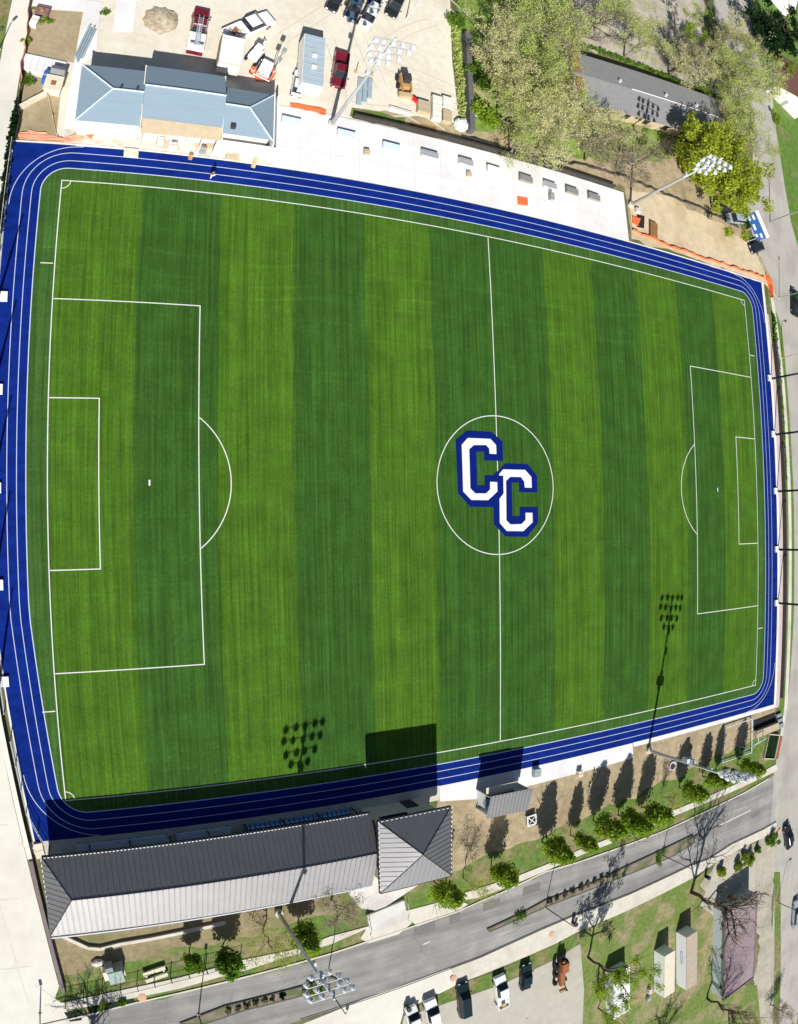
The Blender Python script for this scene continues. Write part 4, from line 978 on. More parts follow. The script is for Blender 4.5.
# workers' clutter along the front
def pallet(px, py, w, d, h, m, label, rz=0.0, name='material_stack', cat='stack', z0=0.12, slots=4, group=None):
    t = thing(name, label, cat, (*at(px, py), z0), rz, group)
    mb = MB(); rw = min(.12, d / 4)
    mb.loft([[(x, y, z) for x, y in ((-w / 2, -d / 2), (w / 2, -d / 2), (w / 2, d / 2), (-w / 2, d / 2))] for z in (.06, .1)])
    for k in range(3): mb.box(-w / 2 + .01, w / 2 - .01, -d / 2 + .01 + k * (d - rw - .02) / 2, -d / 2 + .01 + k * (d - rw - .02) / 2 + rw, 0, .07)
    mb.build('pallet', 'lumber', t)
    mb = MB(); n = slots
    for k in range(n):
        y0 = -d / 2 + k * d / n; mb.box(-w / 2, w / 2, y0 + .02, y0 + d / n - .02, .1, h - .03 * (k % 2))
    mb.build('load', m, t); return t
blk = [(290, 123, 'pale_blue'), (345, 136, 'pale_blue'), (390, 148.5, 'pale_blue'), (428, 156, 'steel'), (464, 163.5, 'steel'), (492, 171, 'white'), (524, 180, 'shingle'), (548, 186.5, 'steel'), (570, 192, 'shingle'), (592, 198, 'shingle')]
wh = ['nearest the clubhouse', 'just right of the floodlight foot', 'third from the clubhouse', 'fourth from the clubhouse', 'above the small wooden crate', 'palest of the row, sixth from the clubhouse', 'above the red cloth', 'right of the one above the red cloth', 'third from the right end', 'at the right end of the terrace']
for (x, y, m), w in zip(blk, wh): pallet(x, y, 2.5 if x < 440 else 2.2, 1.0, .6, m, ('pale blue' if m == 'pale_blue' else 'white' if m == 'white' else 'grey' if m == 'steel' else 'dark grey') + ' stack of seat planks on the terrace, ' + w, R(-3), 'plank_stack', group='stacks of planks set out along the terrace')
def crate(px, py, w, d, h, m, label, rz=0, z0=0.12, name='crate', cat='crate'):
    t = thing(name, label, cat, (*at(px, py), z0), rz)
    mb = MB(); mb.box(-w / 2, w / 2, -d / 2, d / 2, 0, h); mb.build('body', m, t, bevel=.03)
    mb = MB(); mb.box(-w / 2 - .02, w / 2 + .02, -.06, .06, .02, h + .03)
    mb.build('strap', 'lumber', t); return t
crate(365.5, 153.5, .75, .75, .5, 'tan', 'small tan crate alone on the left half of the white terrace')
crate(467.5, 175.5, .7, .7, .5, 'tan', 'small tan crate on the terrace below the fifth plank stack')
crate(549.5, 197.5, .7, 1.1, .7, 'grey_wall', 'small dark upright box on the terrace right of the red cloth')
mb = MB(); rr = random.Random(4); mb.prism(plan([(516.5, 196.5), (527, 198.5), (527, 206), (517, 205)]), .124, .16); bmesh.ops.subdivide_edges(mb.b, edges=mb.b.edges[:], cuts=3)
for v in mb.b.verts:
    if v.co.z > .14: v.co.z += rr.uniform(0, .1)
tag(mb.build('tarpaulin', 'orange'), 'red-orange cloth lying on the white terrace', 'tarpaulin')
crate(244, 153, .9, .9, .9, 'board_blue', 'blue bin in front of the right clubhouse wing', z0=.02, name='bin', cat='bin')
crate(636.5, 211, 1.0, .8, .5, 'pale_steel', 'pale equipment box at the foot of the upper right floodlight', z0=.02)
pallet(652, 230, 1.6, 2.6, .5, 'brown_wood', 'brown timber stack on the bare earth right of the terrace', R(-8), z0=.02)
slab('excavation_pit', plan([(636.5, 214), (644.5, 216), (644, 228.5), (636.5, 227)]), 0.02, 0.03, 'rubber')
pallet(215, 146, 2.2, 1.2, .4, 'tan', 'tan sheets stacked in front of the clubhouse porch', R(-5), z0=.02)
pallet(232, 155, 1.6, 1.5, .5, 'tan', 'tan pallet load near the right clubhouse wing', R(-5), z0=.02)
pallet(256, 158, .5, 3.0, .3, 'lumber', 'narrow lumber bundle standing off the right clubhouse wing', R(-15), z0=.02)
crate(172, 148, 1.0, .7, .8, 'pale_steel', 'pale machine in the middle of the clubhouse apron', z0=.03)
crate(160, 143, .7, .7, .9, 'white', 'white drum by the clubhouse porch', z0=.03, name='drum', cat='drum')
crate(202, 152, .8, .6, .8, 'grey_wall', 'grey toolbox by the right end of the clubhouse porch', z0=.03, name='toolbox', cat='toolbox')
crate(190, 158.5, .45, .45, .6, 'machine_tan', 'small orange-tan cooler at the edge of the blue track', z0=.04, name='cooler', cat='cooler')
# white gate pad on the top straight
t = thing('net_pad', 'square cream pad across the outer lane below the clubhouse', 'pad', (*at(131, 153.5), .03))
mb = MB(); mb.box(-.85, .85, -.55, .55, 0, .25); mb.build('pad', 'cream', t, bevel=.03)
mb = MB(); mb.box(-.86, .86, -.03, .03, .2, .27); mb.build('seam', 'seam', t)
# pipe bundles, ramp, shed and picnic table west of the clubhouse
t = thing('pipe_bundle', 'bundle of blue-grey pipes lying on the white path beside the brown bed', 'pipes', (*at(88, 43), .05), R(-14))
for i in range(4):
    mb = MB(); mb.tube([(-.7 + .28 * i, -2.6 - (i % 3) * .35, .14), (-.7 + .28 * i, 2.6 - (i % 2) * .5, .14)], .13, 8); mb.build('pipe', 'pipe_blue', t)
t = thing('concrete_ramp', 'white slatted concrete ramp between the two brown beds', 'ramp', (*at(42, 66), 0), R(-9)); t.scale = (.8, .95, 1)
mb = MB(); mb.box(-3.4, 3.4, -1.2, 1.2, 0, .25); mb.build('ramp', 'white_slab', t)
mb = MB()
for k in range(6): mb.box(-2.7 + k * 1.0, -2.62 + k * 1.0, -1.1, 1.1, .25, .27)
mb.build('joint', 'seam', t)
t = thing('playhouse', 'small dark red slatted table on the grass in the top left corner', 'table', (*at(42, 14), 0), R(-8)); t.scale = (.72, .72, .8)
mb = MB()
for k in range(5): mb.box(-1.2, 1.2, -.85 + k * .36, -.62 + k * .36, .72, .78)
mb.build('tabletop', 'brick', t)
for s in (-1, 1):
    mb = MB(); mb.box(-1.2, 1.2, s * 1.3 - .2, s * 1.3 + .2, .42, .48); mb.build('seat', 'brick', t)
for s in (-.9, .9):
    mb = MB(); mb.box(s - .06, s + .06, -1.4, 1.4, 0, .42); mb.box(s - .06, s + .06, -.5, .5, .42, .72); mb.build('leg', 'iron', t)
mb = MB(); mb.cyl(0, 0, .79, .95, .3, 10); mb.build('planter', 'machine_tan', t)
crate(34.5, 24, .9, 1.3, .9, 'white', 'white box on the grass beside the dark red table', z0=.0, rz=R(-15))
t = thing('pump_house', 'small cream block hut with a square hatch beside the white path', 'hut', (*at(53.5, 89), 0), R(-8)); t.scale = (.72, .72, .8)
mb = MB(); mb.box(-1.3, 1.3, -1.3, 1.3, 0, 1.6); mb.build('wall', 'cream', t)
mb = MB(); mb.box(-1.45, 1.45, -1.45, 1.45, 1.6, 1.75); mb.build('roof', 'cream', t)
mb = MB(); mb.box(-.4, .4, -.5, .3, 1.75, 1.85); mb.build('hatch', 'brown_wood', t)
t = thing('site_shed', 'small grey-roofed shed behind the cream block hut', 'shed', (*at(58, 76), 0), R(-8)); t.scale = (.85, .85, .8)
mb = MB(); mb.box(-.9, .9, -.7, .7, 0, 1.4); mb.build('wall', 'off_white', t)
mb = MB(); mb.loft([[(-1.0, -.8, 1.4), (1.0, -.8, 1.4), (1.0, .8, 1.4), (-1.0, .8, 1.4)], [(-1.0, -.05, 1.8), (1.0, -.05, 1.8), (1.0, .05, 1.8), (-1.0, .05, 1.8)]]); mb.build('roof', 'shingle', t)
crate(46, 80, .7, 1.5, 1.1, 'board_blue', 'tall blue crate left of the cream block hut', z0=0, rz=R(-10))
rail_fence([at(48, 96), at(57, 139)], .5, 'thin yellow timber rail from the cream hut down to the track corner', 'lumber', 3, 'timber_rail', (.5,))
wall([at(18, 110), at(32, 102), at(46, 95)], .5, .6, 'cream', 'short curved cream block wall below the cream hut', 'block_wall')
pallet(112, 133, 4.2, .4, .3, 'iron', 'dark steel bar lying below the blue-grey roof', R(-14), z0=.02, slots=1, name='steel_bar', cat='steel bar')

# ================================================================ VEHICLES
def vehicle(kind, front, rear, paint, label, W=1.85, Hh=None, roofpaint=None, extra=None, cat=None, bedm='iron'):
    fx, fy = at(*front, .9); rx, ry = at(*rear, .9)
    L = math.hypot(fx - rx, fy - ry); ang = math.atan2(fy - ry, fx - rx) - math.pi / 2
    L = max(4.3, min(L, 8.2))
    cat = cat or {'car': 'car', 'suv': 'car', 'pickup': 'pickup', 'van': 'van'}[kind]
    t = thing({'car': 'parked_car', 'suv': 'parked_car', 'pickup': 'pickup_truck', 'van': 'van'}[kind], label, cat, ((fx + rx) / 2, (fy + ry) / 2, 0.012), ang)
    w = W / 2; h = L / 2; belt = {'car': .88, 'suv': 1.0, 'pickup': 1.05, 'van': 1.1}[kind]; top = Hh or {'car': 1.45, 'suv': 1.72, 'pickup': 1.85, 'van': 2.1}[kind]
    def ring(y, z0, z1, ww): return [(-ww, y, z0), (ww, y, z0), (ww, y, z1 * .82), (ww * .93, y, z1), (-ww * .93, y, z1), (-ww, y, z1 * .82)]
    mb = MB()
    if kind == 'pickup':
        cut = -h + L * .40
        mb.loft([ring(h, .45, .75, w * .84), ring(h - .15, .3, .92, w * .95), ring(h - L * .22, .28, belt, w), ring(cut, .28, belt, w)])
        mb.box(-w, w, -h, cut - .002, .3, .72)
        mb.box(-w, -w + .12, -h, cut - .004, .722, belt); mb.box(w - .12, w, -h, cut - .004, .722, belt); mb.box(-w + .122, w - .122, -h, -h + .12, .722, belt)
    else:
        mb.loft([ring(h, .45, .68, w * .82), ring(h - .18, .28, .80, w * .94), ring(h - L * .24, .26, belt, w), ring(-h + L * .18, .26, belt, w), ring(-h + .15, .3, belt * .97, w * .95), ring(-h, .45, belt * .9, w * .85)])
    body = mb.build('body', paint, t, smooth=False)
    if kind == 'pickup': y1, y0, y3, y2 = h - L * .22, -h + L * .42, h - L * .34, -h + L * .46
    elif kind == 'car': y1, y0, y3, y2 = h - L * .25, -h + L * .12, h - L * .43, -h + L * .26
    else: y1, y0, y3, y2 = h - L * .22, -h + .15, h - L * .36, -h + .45
    mb = MB(); q = lambda ya, yb, z, ww: [(-ww, yb, z), (ww, yb, z), (ww, ya, z), (-ww, ya, z)]
    mb.loft([q(y1, y0, belt - .02, w * .92), q(y3, y2, top - .05, w * .74)]); mb.build('windows', 'glass', t)
    mb = MB(); mb.loft([q(y3 + .06, y2 - .06, top - .06, w * .77), q(y3 - .03, y2 + .03, top, w * .70)]); mb.build('roof', roofpaint or paint, t, bevel=.01)
    for s in (-1, 1):
        for yy in (h - L * .17, -h + L * .19):
            mb = MB(); n = 14; r = .34 if kind != 'pickup' else .39
            rg = lambda rr, xx: [(xx, yy + rr * math.cos(2 * math.pi * k / n), r + rr * math.sin(2 * math.pi * k / n)) for k in range(n)]
            mb.loft([rg(r, s * (w - .17)), rg(r, s * (w + .025))]); wh = mb.build('wheel', 'rubber', t)
            mb = MB(); mb.loft([rg(r * .58, s * (w + .026)), rg(r * .55, s * (w + .04))]); mb.build('rim', 'hub', wh)
        mb = MB(); mb.box(s * w * .62 - .17, s * w * .62 + .17, h - .12, h + .02, .55, .72); mb.build('headlight', 'lens', t)
        mb = MB(); mb.box(s * w * .72 - .13, s * w * .72 + .13, -h - .02, -h + .1, .62, .82); mb.build('taillight', 'red_lens', t)
        mb = MB(); mb.box(s * (w + .1) - .1, s * (w + .1) + .1, y1 - .35, y1 - .2, belt - .02, belt + .14); mb.build('mirror', paint, t)
    if extra: extra(t, w, h, L, belt, top)
    return t
def ladder(t, w, h, L, belt, top):
    mb = MB()
    for s in (-.28, .28): mb.box(s - .04, s + .04, -h + .2, h * .42, top + .12, top + .2)
    for k in range(14): mb.box(-.25, .25, -h + .4 + k * L * .045, -h + .46 + k * L * .045, top + .13, top + .19)
    mb.build('ladder', 'steel', t)
    mb = MB()
    mb.box(-.06, .06, -h + .6, 0, top + .02, top + .1)
    for yy in (-h + .6, 0): mb.box(-w * .8, w * .8, yy - .05, yy + .05, .9, top + .11)
    mb.build('ladder_rack', 'steel', t)
    mb = MB(); mb.box(-w - .03, w + .03, -h + .02, -h + L * .40, .34, 1.2); mb.build('utility_bed', 'paint_white', t, bevel=.03)
def tools(t, w, h, L, belt, top):
    rr = random.Random(9)
    for k in range(6):
        mb = MB(); x = rr.uniform(-.5, .5); y = -h + .5 + k * .38; mb.box(x - .25, x + .25, y - .15, y + .15, .724, .95 + rr.random() * .3); mb.build('cargo', rr.choice(['rust', 'white', 'steel', 'lumber', 'iron']), t)
def cargo(t, w, h, L, belt, top):
    mb = MB(); mb.box(-.3, .3, -h + .5, -h + 1.0, .724, 1.1); mb.build('cargo', 'lumber', t)
vehicle('pickup', (202.6, 8), (194.5, 52), 'paint_red', 'long dark red work truck with a white rear bed and a ladder on top', W=2.1, extra=ladder)
vehicle('pickup', (272, 16), (226, 36), 'paint_white', 'white pickup full of tools parked next to the white box trailer', W=2.3, extra=tools)
vehicle('pickup', (338.5, 87), (343, 52), 'paint_red', 'dark red pickup with an empty bed under the floodlight shadow', W=2.0)
vehicle('suv', (350, 18), (361, -8), 'paint_slate', 'slate blue car with a dark roof parked second in the top row', W=1.95)
vehicle('car', (331, 9), (343, -14), 'paint_black', 'black car cut by the top edge, left end of the parked row')
vehicle('van', (364, 26), (375, 6), 'paint_white', 'white van parked nearest the lamp pole in the top row', W=1.95)
vehicle('car', (373, 6), (382, -14), 'paint_blue', 'bright blue car behind the white van at the top edge')
vehicle('suv', (391, 15), (402, -9), 'paint_black', 'black car with a pale bonnet edge, right end of the top row', W=1.95)
vehicle('car', (796, 289), (796.5, 316), 'paint_teal', 'dark teal car on the side street at the right edge')
vehicle('car', (798, 900), (796, 928), 'paint_silver', 'silver car on the side street at the lower right edge')
vehicle('suv', (463.5, 984), (466, 1017), 'paint_teal', 'dark green-black car in the lower lot between a white truck and a white pickup', W=1.9)
vehicle('pickup', (500, 976), (504, 1008), 'paint_white', 'white pickup with a crate in its dark bed in the lower parking lot', W=1.95, extra=cargo)
vehicle('car', (527.5, 965), (526.5, 990), 'paint_teal', 'dark car parked alone left of the rusty machine')
vehicle('pickup', (430, 1000), (437, 1034), 'paint_white', 'white pickup cut by the bottom edge left of the dark green-black car', W=1.95)
vehicle('suv', (411, 1007), (418, 1036), 'paint_white', 'white car with a dark windscreen at the bottom edge, left end of the lot', W=1.85)
vehicle('suv', (728, 217), (744, 219), 'paint_silver', 'grey car half hidden below the yellow tree', W=1.85)
vehicle('car', (714, 203), (728, 207), 'paint_black', 'black car in the shade behind the grey one below the yellow tree')
vehicle('car', (752, 249), (764, 245), 'paint_black', 'dark car standing at the foot of the scoreboard')
vehicle('car', (788, 826), (791, 848), 'paint_black', 'black car on the side street at the lower road corner', W=2.0)
# box trailers
def box_trailer(px, py, L, W, H, rz, roofm, wallm, label, bars=True, name='box_trailer', cat='trailer', wheels=True):
    t = thing(name, label, cat, (*at(px, py, H), 0.01), rz)
    mb = MB(); mb.box(-W / 2, W / 2, -L / 2, L / 2, .75, H); mb.build('box', wallm, t, bevel=.03)
    mb = MB(); mb.box(-W / 2 + .06, W / 2 - .06, -L / 2 + .06, L / 2 - .06, H + .002, H + .06)
    if bars:
        for k in range(9): mb.box(-W / 2 + .08, W / 2 - .08, -L / 2 + .5 + k * (L - 1) / 8 - .05, -L / 2 + .5 + k * (L - 1) / 8 + .05, H + .062, H + .1)
    mb.build('roof', roofm, t)
    mb = MB(); mb.box(-W / 2 + .1, W / 2 - .1, -L / 2 - .03, -L / 2 - .003, .85, H - .15); mb.build('door', 'white', t)
    mb = MB(); mb.box(-.05, .05, L / 2, L / 2 + 1.2, .5, .6); mb.box(-.35, .35, -L / 2 + .2, L / 2, .5, .7); mb.build('chassis', 'iron', t)
    if wheels:
        for s in (-1, 1):
            for yy in (-.5, .5):
                mb = MB(); n = 12; rg = lambda rr, xx: [(xx, yy + rr * math.cos(2 * math.pi * k / n), .36 + rr * math.sin(2 * math.pi * k / n)) for k in range(n)]
                mb.loft([rg(.36, s * (W / 2 - .3)), rg(.36, s * (W / 2 - .05))]); wv = mb.build('wheel', 'rubber', t)
                mb = MB(); mb.loft([rg(.2, s * (W / 2 - .049)), rg(.2, s * (W / 2 - .03))]); mb.build('rim', 'hub', wv)
    return t
tr_ = box_trailer(314, 60, 8.0, 2.9, 3.1, R(-2), mat('trailer_roof', (.36, .44, .50), var=.08, rough=.6), 'paint_white', 'long box trailer with a ribbed grey-blue roof in the construction yard')
for yy in (.6, -1.2):
    mb = MB(); mb.box(-.3, .3, yy - .25, yy + .25, 3.17, 3.4); mb.build('roof_vent', 'white', tr_)
box_trailer(232, 50, 4.3, 2.9, 3.0, R(-4), 'tarp_white', 'tan', 'white-roofed box trailer with a tan end next to the clubhouse', bars=False)
vehicle('car', (299, 77), (297, 89), 'paint_white', 'small white utility cart beside the long grey-roofed trailer', W=1.3)
# light tower with two lamp heads and frame
t = thing('light_tower', 'mobile light tower with two dark lamp heads beside the white box trailer', 'light tower', (*at(264, 72), 0), R(-20))
mb = MB(); mb.box(-.8, .8, -1.1, 1.1, .45, 1.2); mb.build('generator', 'paint_white', t, bevel=.04)
for a in (((-1.1, -1.3), (1.1, -1.3)), ((-1.1, 1.3), (1.1, 1.3)), ((-1.1, -1.3), (-1.1, 1.3)), ((1.1, -1.3), (1.1, 1.3))):
    pass
mb = MB()
for p, q in (((-1.1, -1.3), (1.1, -1.3)), ((-1.1, 1.3), (1.1, 1.3)), ((-1.1, -1.3), (-1.1, 1.3)), ((1.1, -1.3), (1.1, 1.3))): mb.tube([(*p, .4), (*q, .4)], .05, 6)
mb.build('frame', 'steel', t)
mb = MB(); mb.tube([(.9, -.6, .4), (1.0, -.6, 4.2)], .05, 6); mb.tube([(.9, .9, .4), (1.0, .9, 4.4)], .05, 6); mb.build('mast', 'iron', t)
for yy, z in ((-.6, 4.3), (.9, 4.5)):
    mb = MB(); mb.box(.75, 1.3, yy - .3, yy + .3, z - .15, z + .3); mb.build('lamp_head', 'grey_wall', t)
for s in (-1, 1):
    mb = MB(); mb.loft([[(s * .85, .35 * math.cos(k * .52), .35 + .35 * math.sin(k * .52)) for k in range(12)], [(s * 1.02, .35 * math.cos(k * .52), .35 + .35 * math.sin(k * .52)) for k in range(12)]]); mb.build('wheel', 'rubber', t)
def drum(px, py, label, m='orange'):
    t = thing('traffic_drum', label, 'barrel', (*at(px, py), .01)); mb = MB(); mb.cyl(0, 0, .06, 1.0, .30, 12, .24); mb.build('barrel', m, t)
    mb = MB(); mb.cyl(0, 0, 0, .06, .42, 12); mb.build('base', 'rubber', t); mb = MB(); mb.cyl(0, 0, .55, .7, .288, 12, .28); mb.build('band', 'white', t)
for i, (x, y) in enumerate([(252, 72), (257, 75), (262, 77), (267, 75), (272, 73)]):
    drum(x, y, 'orange barrel by the light tower, ' + ('leftmost of the cluster', 'second from the left', 'middle one, nearest the clubhouse', 'second from the right', 'rightmost of the cluster')[i])
t = thing('mini_excavator', 'small white compact machine beside the white box trailer', 'excavator', (*at(254, 58), 0), R(-30))
mb = MB(); mb.box(-.7, .7, -.9, .9, .5, 1.2); mb.build('body', 'paint_white', t, bevel=.08)
mb = MB(); mb.box(-.5, .5, -.2, .8, 1.2, 2.2); mb.build('cab', 'white', t, bevel=.05)
for s in (-1, 1):
    mb = MB(); mb.box(s * .75 - .2, s * .75 + .2, -1.1, 1.1, 0, .5); mb.build('track', 'rubber', t, bevel=.08)
mb = MB(); mb.tube([(0, .9, 1.0), (0, 1.7, 1.9), (0, 2.4, 1.0)], .12, 6); mb.build('boom', 'white', t)
# skid steer
t = thing('skid_steer', 'tan and black skid steer loader on the pale yard', 'loader', (*at(402, 84), 0), R(5))
mb = MB(); mb.box(-.75, .75, -1.2, 1.0, .4, 1.1); mb.build('body', 'machine_tan', t, bevel=.06)
mb = MB(); mb.box(-.5, .5, -.6, .6, 1.1, 2.05); mb.build('cab', 'iron', t, bevel=.05)
for s in (-1, 1):
    mb = MB(); mb.box(s * .68 - .09, s * .68 + .09, -1.9, .9, 1.15, 1.4); mb.build('lift_arm', 'machine_tan', t)
    for yy in (-.7, .6):
        mb = MB(); mb.loft([[(s * .78, yy + .42 * math.cos(k * .45), .42 + .42 * math.sin(k * .45)) for k in range(14)], [(s * 1.02, yy + .42 * math.cos(k * .45), .42 + .42 * math.sin(k * .45)) for k in range(14)]]); mb.build('wheel', 'rubber', t)
mb = MB(); mb.box(-1.0, 1.0, -2.5, -1.8, .2, .75); mb.build('bucket', mat('bucket_tan', (.5, .36, .2), var=.15), t)
t = thing('red_attachment', 'small red loader attachment lying beside the skid steer', 'machine part', (*at(414, 101), 0), R(-35))
mb = MB(); mb.box(-.9, .9, -.2, .2, .05, .5); mb.build('blade', 'red', t); mb = MB(); mb.box(-.5, .5, .2, .6, .1, .35); mb.build('bracket', 'iron', t)
for i, (x, y, l) in enumerate([(359, 92, 'pale metal sheets leaning left of the others under the lamp shadow'), (364.5, 91, 'pale blue metal sheets in the middle of the three bundles'), (369, 89, 'short pale blue metal sheets, rightmost of the three bundles')]):
    pallet(x, y, .7, 4.6 - i * .6, .3, 'pipe_blue', l, R(-4), 'sheet_bundle', z0=.01, slots=2)
for i, (x, y, w, l) in enumerate([(422, 109, 1.9, 'tan pallet stack left of the two white block stacks'), (435, 104, 1.5, 'pale block stack at the lower end of the yard, upper left of four'), (434.5, 116, 1.4, 'pale block stack at the lower end of the yard, lower left of four'), (445.5, 105, 1.6, 'pale block stack at the lower end of the yard, upper right of four'), (445, 118, 1.4, 'tan block stack at the lower end of the yard, lower right of four')]):
    pallet(x, y, w, 2.0, .8, 'tan' if i in (0, 4) else 'off_white', l, R(-3), z0=.01)
mb = MB(); mb.blob((*at(460, 126), .3), (1.1, 1.0, .8), 3, .12, random.Random(6)); tag(mb.build('boulder', 'white'), 'pale white heap at the lower end of the long dark wall', 'rubble heap')
struct('plywood_ground', plan([(409, 122), (436, 127), (437, 134), (410, 129)]), .03, 'brown_wood')
struct('weeds_ground', plan([(352, 108), (405, 117), (405, 126), (350, 117)]), .028, 'grass', rough=.55)
crate(400, 111, 3.4, .5, .3, 'white', 'long white board pile between the yard and the weeds', z0=.01, rz=R(-4), name='board_pile', cat='boards')
for i, (x, y, l) in enumerate([(355.5, 72, 'thin wooden survey post left of the lamp cluster shadow'), (371.5, 75, 'thin wooden survey post right beneath the lamp cluster')]):
    t = thing('survey_post', l, 'post', (*at(x, y), 0)); mb = MB(); mb.tube([(0, 0, 0), (.1, 0, 1.5)], .06, 6); mb.build('post', 'lumber', t); mb = MB(); mb.box(-.25, .25, -.25, .25, 0, .08); mb.build('base', 'tan', t)
# rusty machine in the lower lot
t = thing('rusty_tractor', 'rusty brown old tractor in the lower parking lot', 'tractor', (*at(558, 970), 0), R(4))
mb = MB(); mb.box(-.45, .45, -2.4, 1.2, .7, 1.35); mb.build('body', 'rust', t, bevel=.06)
mb = MB(); mb.box(-.6, .6, .6, 2.3, 1.0, 2.1); mb.build('cab', 'rust', t, bevel=.05)
for s in (-1, 1):
    for yy, r in ((-1.9, .45), (1.5, .75), (-.2, .5)):
        mb = MB(); mb.loft([[(s * .75, yy + r * math.cos(k * .45), r + r * math.sin(k * .45)) for k in range(14)], [(s * 1.15, yy + r * math.cos(k * .45), r + r * math.sin(k * .45)) for k in range(14)]]); mb.build('wheel', 'rubber', t)
mb = MB(); mb.tube([(.3, -2.2, 1.2), (.2, -2.9, 2.2), (.25, -3.3, 1.2)], .16, 6); mb.build('boom', 'machine_tan', t); mb = MB(); mb.tube([(-.2, 2.0, 1.2), (-.3, 3.0, 2.2)], .14, 6); mb.build('exhaust', 'machine_tan', t)
mb = MB(); mb.box(-.5, .7, -3.6, -3.2, .9, 1.4); mb.build('bucket', 'machine_tan', t)

# ================================================================ OTHER BUILDINGS
def gable(name, pts, zw, zr, roofm, wallm, label, cat, rz, W, L, over=.2, split=None, windows=True, center=None):
    x, y = center or at(*pts); t = thing(name, label, cat, (x, y, 0.01), rz)
    mb = MB(); mb.b.faces.ensure_lookup_table() if False else None
    w, l = W / 2, L / 2
    ends = [[(-w, yy, 0), (w, yy, 0), (w, yy, zw), (0, yy, zr - .05), (-w, yy, zw)] for yy in (-l, l)]
    mb.loft(ends); mb.build('wall', wallm, t)
    o = over
    for s in (-1, 1):
        mb = MB(); zz = zw - o * (zr - zw) / w
        mb.loft([[(s * (w + o), yy, zz), (0, yy, zr), (0, yy, zr + .08), (s * (w + o), yy, zz + .08)] for yy in (-l - o, l + o)])
        mb.build('roof', roofm if not split or s < 0 else split, t)
    if windows:
        for s in (-1, 1):
            for yy in (-l * .5, l * .4):
                mb = MB(); mb.box(s * (w + .02) - .02, s * (w + .02) + .02, yy - .4, yy + .4, zw * .4, zw * .75); mb.build('window', 'glass', t)
        mb = MB(); mb.box(-.45, .45, -l - .04, -l - .005, 0.02, min(2.0, zw * .9)); mb.build('door', 'grey_wall', t)
    return t
def container(x, y, L, W, H, rz, roofm, wallm, label, name='storage_container', mark=False):
    t = thing(name, label, 'container', (x, y, 0.01), rz)
    mb = MB(); mb.box(-W / 2, W / 2, -L / 2, L / 2, .12, H); mb.build('wall', wallm, t, bevel=.03)
    mb = MB(); mb.box(-W / 2 - .03, W / 2 + .03, -L / 2 - .03, L / 2 + .03, H + .002, H + .07); mb.build('roof', roofm, t)
    for s in (-1, 1):
        mb = MB(); mb.box(s * .02 if s > 0 else -W / 2 + .1, W / 2 - .1 if s > 0 else -.02, -L / 2 - .05, -L / 2 - .004, .25, H - .15); mb.build('door', wallm, t)
    for yy in (-L * .4, L * .4):
        mb = MB(); mb.box(-W / 2 + .1, W / 2 - .1, yy - .2, yy + .2, 0, .12); mb.build('skid', 'iron', t)
    if mark:
        mb = MB(); ring = [(-W / 2 - .012, L * .08 + 1.5 * math.cos(k * .3142), H * .55 + .3 * math.sin(k * .3142)) for k in range(20)]
        inner = [(-W / 2 - .012, L * .08 + 1.25 * math.cos(k * .3142), H * .55 + .2 * math.sin(k * .3142)) for k in range(20)]
        for k in range(20): mb.quad(ring[k], ring[(k + 1) % 20], inner[(k + 1) % 20], inner[k])
        mb.build('logo', 'board_blue', t)
    return t
container(34.9, -83.5, 9.4, 2.5, 2.7, R(7.6), 'cream', 'tarp_white', 'white storage container with a cream roof and blue oval mark, left one of the pair', mark=True)
container(40.5, -83.0, 12.2, 2.7, 2.7, R(8.3), mat('tan_roof', (.42, .345, .275), var=.1), 'tarp_white', 'longer white storage container with a tan roof, beside the brick building', mark=True)
container(24.1, -83.2, 9.6, 3.6, 2.2, R(7), 'white', 'white', 'white-roofed portable hut under the half-bare tree beside the parking lot', 'portable_hut')
crate(648, 990, .8, .9, .7, 'pale_steel', 'pale metal junk box beside the left white shed', z0=.01)
crate(647, 998, .9, .7, .6, 'pipe_blue', 'blue-grey barrel crate beside the left white shed', z0=.01)
# brick building with the purplish roof
bx = thing('brick_building', 'two-storey brick building with a flat purplish roof at the lower right', 'building', (53.9, -85.2, 0), R(8.5))
bx.scale = (1.0, .82, .68)
mb = MB(); mb.box(-4.3, 4.3, -12.5, 12.5, 0, 4.6); mb.build('wall', mat('pale_block', (.46, .52, .56), var=.1), bx)
mb = MB(); mb.box(-4.5, 4.5, -12.7, 12.7, 4.602, 4.75); mb.build('roof', 'membrane', bx)
mb = MB()
for a in ((-4.6, -4.3, -12.8, 12.8), (4.3, 4.6, -12.8, 12.8), (-4.3, 4.3, -12.8, -12.5), (-4.3, 4.3, 12.5, 12.8)): mb.box(*a, 4.3, 4.98)
mb.build('parapet', 'purple_brick', bx)
for k in (0, 2, 4):
    for z in (2.9,):
        for s in (-1, 1):
            mb = MB(); mb.box(s * 4.32 - .03, s * 4.32 + .03, -10 + k * 4.6, -8.8 + k * 4.6, z, z + 1.1); f = mb.build('window', 'glass', bx)
            mb = MB(); mb.box(s * 4.36 - .03, s * 4.36 + .03, -10.1 + k * 4.6, -8.7 + k * 4.6, z - .12, z - .01); mb.build('sill', 'concrete', f)
mb = MB(); mb.box(-.6, .6, 12.5, 12.56, 0.02, 2.1); mb.build('door', 'brown_wood', bx)
